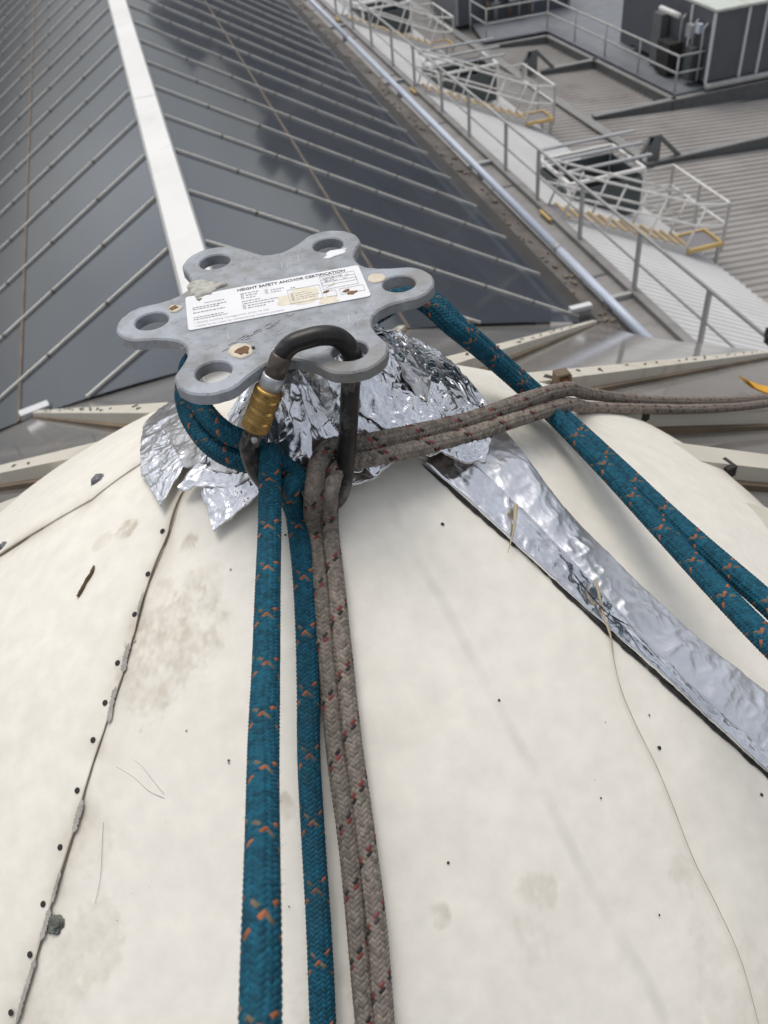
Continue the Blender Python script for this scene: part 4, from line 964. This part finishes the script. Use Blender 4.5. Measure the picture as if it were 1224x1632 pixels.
# ================================================================== STAIRS OVER THE WHITE ROOF
SP = math.tan(R(24.2)); SLEN = 2.98
def make_stair(label):
    y0 = 14.55; x0, z0 = 7.16, WALK_Z
    t = thing('access_stair', label, 'stairs', (x0, y0, z0), 'access stairs down the white roof')
    x1 = x0 + SLEN; z1 = z0 - SP * SLEN; W_ = .66
    sl_ = V3(1, 0, -SP) / math.hypot(1, SP); up = V3(SP, 0, 1) / math.hypot(1, SP)
    for yy in (y0, y0 + W_): obj('stringer', MB().beam((x0, yy, z0 - .05), (x1, yy, z1 - .05), .03, .26), M['stringer'], t)
    obj('stringer_shade', MB().beam((x0 + .1, y0 - .06, z0 - .27), (x1 + .3, y0 - .06, z1 - .33), .16, .10), M['gutter_dark'], t)  # added dark bar standing in for the shade under the near stringer
    for i in range(12):
        x = x0 + (i + .5) * SLEN / 12; z = z0 - SP * (x - x0) + .06
        tdo = obj('tread', MB().box((x, y0 + W_ / 2, z), (.24, W_ - .04, .03)), M['mesh_grey'], t)
        obj('nosing', MB().box((x + .105, y0 + W_ / 2, z + .022), (.045, W_ + .05, .02)), M['yellow'], tdo)
    ld = obj('landing', MB().box((x1 + .40, y0 + W_ / 2, z1 - .02), (.80, W_, .05)), M['mesh_grey'], t)
    obj('nosing', MB().box((x1 + .40, y0 - .02, z1 + .01), (.84, .07, .08)), M['yellow'], ld)
    obj('nosing', MB().box((x1 + .80, y0 + W_ / 2, z1 + .01), (.06, W_ - .04, .07)), M['yellow'], ld)
    obj('nosing', MB().box((x1 + .40, y0 + W_ + .02, z1 + .01), (.84, .06, .06)), M['yellow'], ld)
    obj('nosing', MB().box((x0 - .2, y0 + .2, z0 + .05), (.06, .5, .04)), M['yellow'], t)
    for yy in (y0 + .02, y0 + W_ - .02):
        for xx in (x1 + .08, x1 + .76): obj('leg', MB().box((xx, yy, z1 - .30), (.06, .06, .54)), M['rail'], t)
    for yy in (y0, y0 + W_):
        n0 = V3(x0 - .05, yy, z0 + .98); n1 = V3(x1 + .15, yy, z1 + .98); n2 = V3(x1 + .82, yy, z1 + .98)
        for dz, nm in ((0, 'handrail'), (-.45, 'middle_rail')):
            e = V3(0, 0, dz); pth = [n0 + e, n1 + e]
            if yy == y0: pth += [n1 + e + V3(.55, 0, -.10), n2 + e + V3(0, 0, -.10), n2 + e + V3(0, 2.2, -.10), n2 + e + V3(-.55, 2.2, -.10)]
            obj(nm, MB().tube(pth, .026, 8), M['rail_white'], t, True)
        for f_ in (.02, .34, .66, .97):
            p = V3(x0 + SLEN * f_, yy, z0 - SP * SLEN * f_); obj('baluster', MB().tube([p - up * .1, p + up * .95], .022, 8), M['rail_white'], t, True)
    for yy in (y0, y0 + 1.1, y0 + 2.2):
        obj('guard_post', MB().box((x1 + .97 - .15, yy, z1 + .35), (.05, .05, 1.05)), M['rail'], t)
    return t
def copy_tree(o, dvec, parent=None):
    c = o.copy(); C.objects.link(c)
    if parent is None:
        c.location = Vector(o.location) + Vector(dvec)
    else:
        c.parent = parent; c.matrix_parent_inverse = o.matrix_parent_inverse.copy()
    for ch in o.children: copy_tree(ch, dvec, c)
    return c
bpy.context.view_layer.update()
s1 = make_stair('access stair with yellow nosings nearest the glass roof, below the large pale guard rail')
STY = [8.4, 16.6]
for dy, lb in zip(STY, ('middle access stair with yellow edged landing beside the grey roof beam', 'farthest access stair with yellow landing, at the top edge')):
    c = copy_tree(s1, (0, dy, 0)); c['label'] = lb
# roof hoods beside the stairs
def make_hood(label):
    b = V3(8.25, 16.35, -8.75); t = thing('roof_hood', label, 'roof hood', b, 'framed roof hoods beside the stairs')
    Wx, Wy, Hz = 1.75, 1.5, .95
    o = obj('front_panel', MB().box(b + V3(Wx / 2, 0, Hz / 2 - .1), (Wx - .08, .04, Hz - .16)), M['teal_panel'], t)
    obj('side_panel', MB().box(b + V3(0, Wy / 2, Hz / 2 - .1), (.04, Wy - .08, Hz - .16)), M['teal_panel'], t)
    obj('side_panel', MB().box(b + V3(Wx, Wy / 2, Hz / 2 - .1), (.04, Wy - .08, Hz - .16)), M['teal_panel'], t)
    obj('back_panel', MB().box(b + V3(Wx / 2, Wy, Hz / 2 - .1), (Wx - .08, .04, Hz - .16)), M['teal_panel'], t)
    obj('inner_floor', MB().box(b + V3(Wx / 2, Wy / 2, .1), (Wx - .1, Wy - .1, .04)), M['black_gap'], t)
    for a, c in (((0, 0), (Wx, 0)), ((0, 0), (0, Wy)), ((Wx, 0), (Wx, Wy)), ((0, Wy), (Wx, Wy))):
        obj('frame_rail', MB().beam(b + V3(*a, Hz), b + V3(*c, Hz), .07, .06), M['rail_white'], t)
    for a in ((0, 0), (Wx, 0), (0, Wy), (Wx, Wy)): obj('frame_post', MB().box(b + V3(*a, Hz / 2 - .06), (.07, .07, Hz + .04)), M['rail_white'], t)
    for k_ in range(3):
        obj('slat', MB().box(b + V3(Wx / 2 + .15, .45 + .42 * k_, Hz + .07 + .12 * k_), (Wx + .5, .10, .04)), M['steel'], t)
    return t
bpy.context.view_layer.update()
h1 = make_hood('dark framed roof hood right beside the nearest stair')
c = copy_tree(h1, (0, 8.4, 0)); c['label'] = 'dark framed roof hood behind the middle stair'
c = copy_tree(h1, (0, 16.6, 0)); c['label'] = 'farthest dark roof hood near the top edge'

# ================================================================== STEEL BEAMS AND PLANT PLATFORM
PZ = -9.55
def beam_thing(name, label, a, b, wd, ht, cat='beam', flange=True, group=None):
    a = onz(*a, PZ); b = onz(*b, PZ); t = thing(name, label, cat, (a + b) / 2 - V3(0, 0, ht), group)
    obj('web', MB().beam(a - V3(0, 0, ht / 2), b - V3(0, 0, ht / 2), .06, ht), M['beam'], t)
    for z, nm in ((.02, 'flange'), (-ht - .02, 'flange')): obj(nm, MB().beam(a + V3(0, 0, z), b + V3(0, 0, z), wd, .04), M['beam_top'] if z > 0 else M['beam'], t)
    return t
beam_thing('roof_beam', 'long grey steel beam running away between the stairs and the platform', (1040, 262), (620, -18), .30, .42)
beam_thing('roof_beam', 'short grey cross beam under the plant platform corner', (862, 113), (957, 94), .20, .40, group='grey cross beams over the brown roof')
beam_thing('roof_beam', 'grey cross beam carrying the platform edge in front of the pale topped unit', (945, 186), (1260, 120), .22, .45, group='grey cross beams over the brown roof')
beam_thing('roof_beam', 'nearest grey cross beam crossing the brown roof to the right edge', (1042, 258), (1270, 206), .22, .45, group='grey cross beams over the brown roof')
beam_thing('roof_beam', 'grey edge beam along the sloping side of the platform deck', (872, 58), (1076, 160), .16, .30)
beam_thing('roof_beam', 'grey edge beam along the near end of the platform deck', (770, 76), (872, 58), .16, .30)
for px, lb in (((1040, 258), 'angled strut bracket at the end of the nearest cross beam'), ((848, 116), 'angled strut bracket at the end of the short cross beam')):
    p = onz(*px, PZ); t = thing('beam_bracket', lb, 'bracket', p)
    obj('plate', MB().box(p + V3(0, 0, .32), (.34, .06, .75)), M['beam'], t)
    obj('strut', MB().beam(p + V3(.10, .02, .66), p + V3(.78, .02, .02), .12, .10), M['beam'], t)
    obj('strut', MB().beam(p + V3(-.10, .02, .66), p + V3(-.42, .02, .1), .10, .10), M['beam'], t)
dkp = [onz(*p, PZ) for p in [(772, 72), (872, 54), (1076, 156), (1136, 143), (1098, 104), (1010, -30), (700, -30)]]
pf = thing('plant_platform', 'blue grey steel plant platform deck above the brown roof', 'platform', dkp[2])
obj('deck', MB().prism([(p[0], p[1]) for p in dkp], PZ + .05, PZ + .11), M['deck_blue'], pf)
for px in ((1050, 150), (900, 66)):
    p = onz(*px, PZ); obj('leg', MB().box(p + V3(.3, .3, -.55), (.16, .16, 1.15)), M['beam'], pf)
# platform handrail
ph_ = thing('platform_handrail', 'grey tube handrail round the edge of the plant platform', 'handrail', dkp[2])
pb = [onz(*p, PZ) for p in [(750, 52), (775, 68), (872, 50), (1074, 152), (1134, 139)]]
for hh, nm in ((1.0, 'top_rail'), (.52, 'middle_rail')): obj(nm, MB().tube([p + V3(0, 0, hh + .1) for p in pb], .032, 8), M['rail'], ph_, True)
for i, (a, b) in enumerate(zip(pb[:-1], pb[1:])):
    nn = max(1, int(round(np.linalg.norm(b - a) / 2.0)))
    for q in range(nn + (i == len(pb) - 2)): obj('post', MB().tube([a + (b - a) * q / nn + V3(0, 0, .08), a + (b - a) * q / nn + V3(0, 0, 1.1)], .030, 8), M['rail'], ph_, True)
# the pale topped plant unit
u0 = onz(1122, 140, PZ + .12); UW, UD, UH = 5.0, 4.6, 2.0
pu = thing('plant_unit', 'slate grey plant unit with pale green roof panels and white corner trims', 'plant unit', u0)
obj('body', MB().box(u0 + V3(UW / 2, UD / 2, UH / 2 + .1), (UW, UD, UH - .1)), M['hvac'], pu)
for i in range(5): obj('roof_panel', MB().box(u0 + V3(.5 + i * 1.06, UD / 2, UH + .10), (1.035, UD + .16, .07)), M['hvac_top'], pu)
for xx in (0.0, 1.12, 1.72, 2.9): obj('trim', MB().box(u0 + V3(xx, -.02, UH / 2 + .08), (.075, .06, UH - .10)), M['seam_white'], pu)
obj('trim', MB().box(u0 + V3(-.02, 1.15, UH / 2 + .08), (.06, .075, UH - .1)), M['seam_white'], pu)
obj('base_rail', MB().tube([u0 + V3(-.05, -.12, .06), u0 + V3(UW, -.12, .06)], .09, 10), M['rail'], pu, True)
obj('light_bar', MB().tube([u0 + V3(-.35, 1.3, 1.75), u0 + V3(-.35, 2.4, 1.75)], .08, 10), M['rail_white'], pu, True)
for i, (yy, zz, sx, sy, sz, m_) in enumerate([(.55, .6, .3, .35, .9, 'teal_panel'), (1.75, .5, .45, .7, .9, 'black_gap'), (2.6, .8, .25, .5, 1.5, 'beam'), (.9, 1.4, .18, .3, .35, 'steel'), (.5, 1.55, .15, .2, .25, 'pipe')]):
    obj('control_box', MB().box(u0 + V3(-.05 - sx / 2, yy, zz), (sx, sy, sz)), M[m_], pu)
for yy in (.25, .75, 1.45): obj('conduit', MB().tube([u0 + V3(-.14, yy, .15), u0 + V3(-.14, yy, 1.6), u0 + V3(-.02, yy, 1.72)], .035, 8), M['steel'], pu, True)
# the dark unit at the top
v0 = onz(728, 44, PZ + .12); v1 = onz(905, 8, PZ + .12); VW = v1[0] - v0[0]
pd = thing('dark_plant_unit', 'dark slate plant unit with pipes and valves at the top edge', 'plant unit', v0)
obj('body', MB().box(v0 + V3(VW / 2, 1.6, 1.1), (VW, 3.0, 2.2)), M['hvac'], pd)
for k_ in range(4): obj('trim', MB().box(v0 + V3(.05 + k_ * (VW - .1) / 3, .08, 1.1), (.08, .06, 2.1)), M['steel'], pd)
for k_, xx in enumerate((1.2, 1.55, 2.1, 2.5, 2.9)): obj('pipe', MB().tube([v0 + V3(xx, -.2, .1), v0 + V3(xx, -.2, .7 + .12 * (k_ % 2)), v0 + V3(xx, .12, .7 + .12 * (k_ % 2))], .05, 8), M['steel'] if k_ % 2 else M['gasket'], pd, True)
obj('valve', MB().tube([v0 + V3(2.0, -.32, .75), v0 + V3(2.6, -.32, .75)], .14, 14), M['hardware'], pd, True)
obj('valve', MB().tube([v0 + V3(1.3, -.32, .62), v0 + V3(1.65, -.32, .62)], .10, 12), M['sealant_dark'], pd, True)
w0 = onz(1008, 78, PZ + .12)
cbn = thing('control_cabinet', 'tall slim grey control cabinet on the platform behind the handrail', 'cabinet', w0)
obj('body', MB().box(w0 + V3(.5, .6, .85), (.9, .8, 1.7)), M['hvac'], cbn)
obj('door', MB().box(w0 + V3(.5, .185, .85), (.8, .03, 1.55)), M['beam'], cbn)
obj('label_plate', MB().box(w0 + V3(.45, .16, 1.4), (.16, .02, .14)), M['seam_white'], cbn)
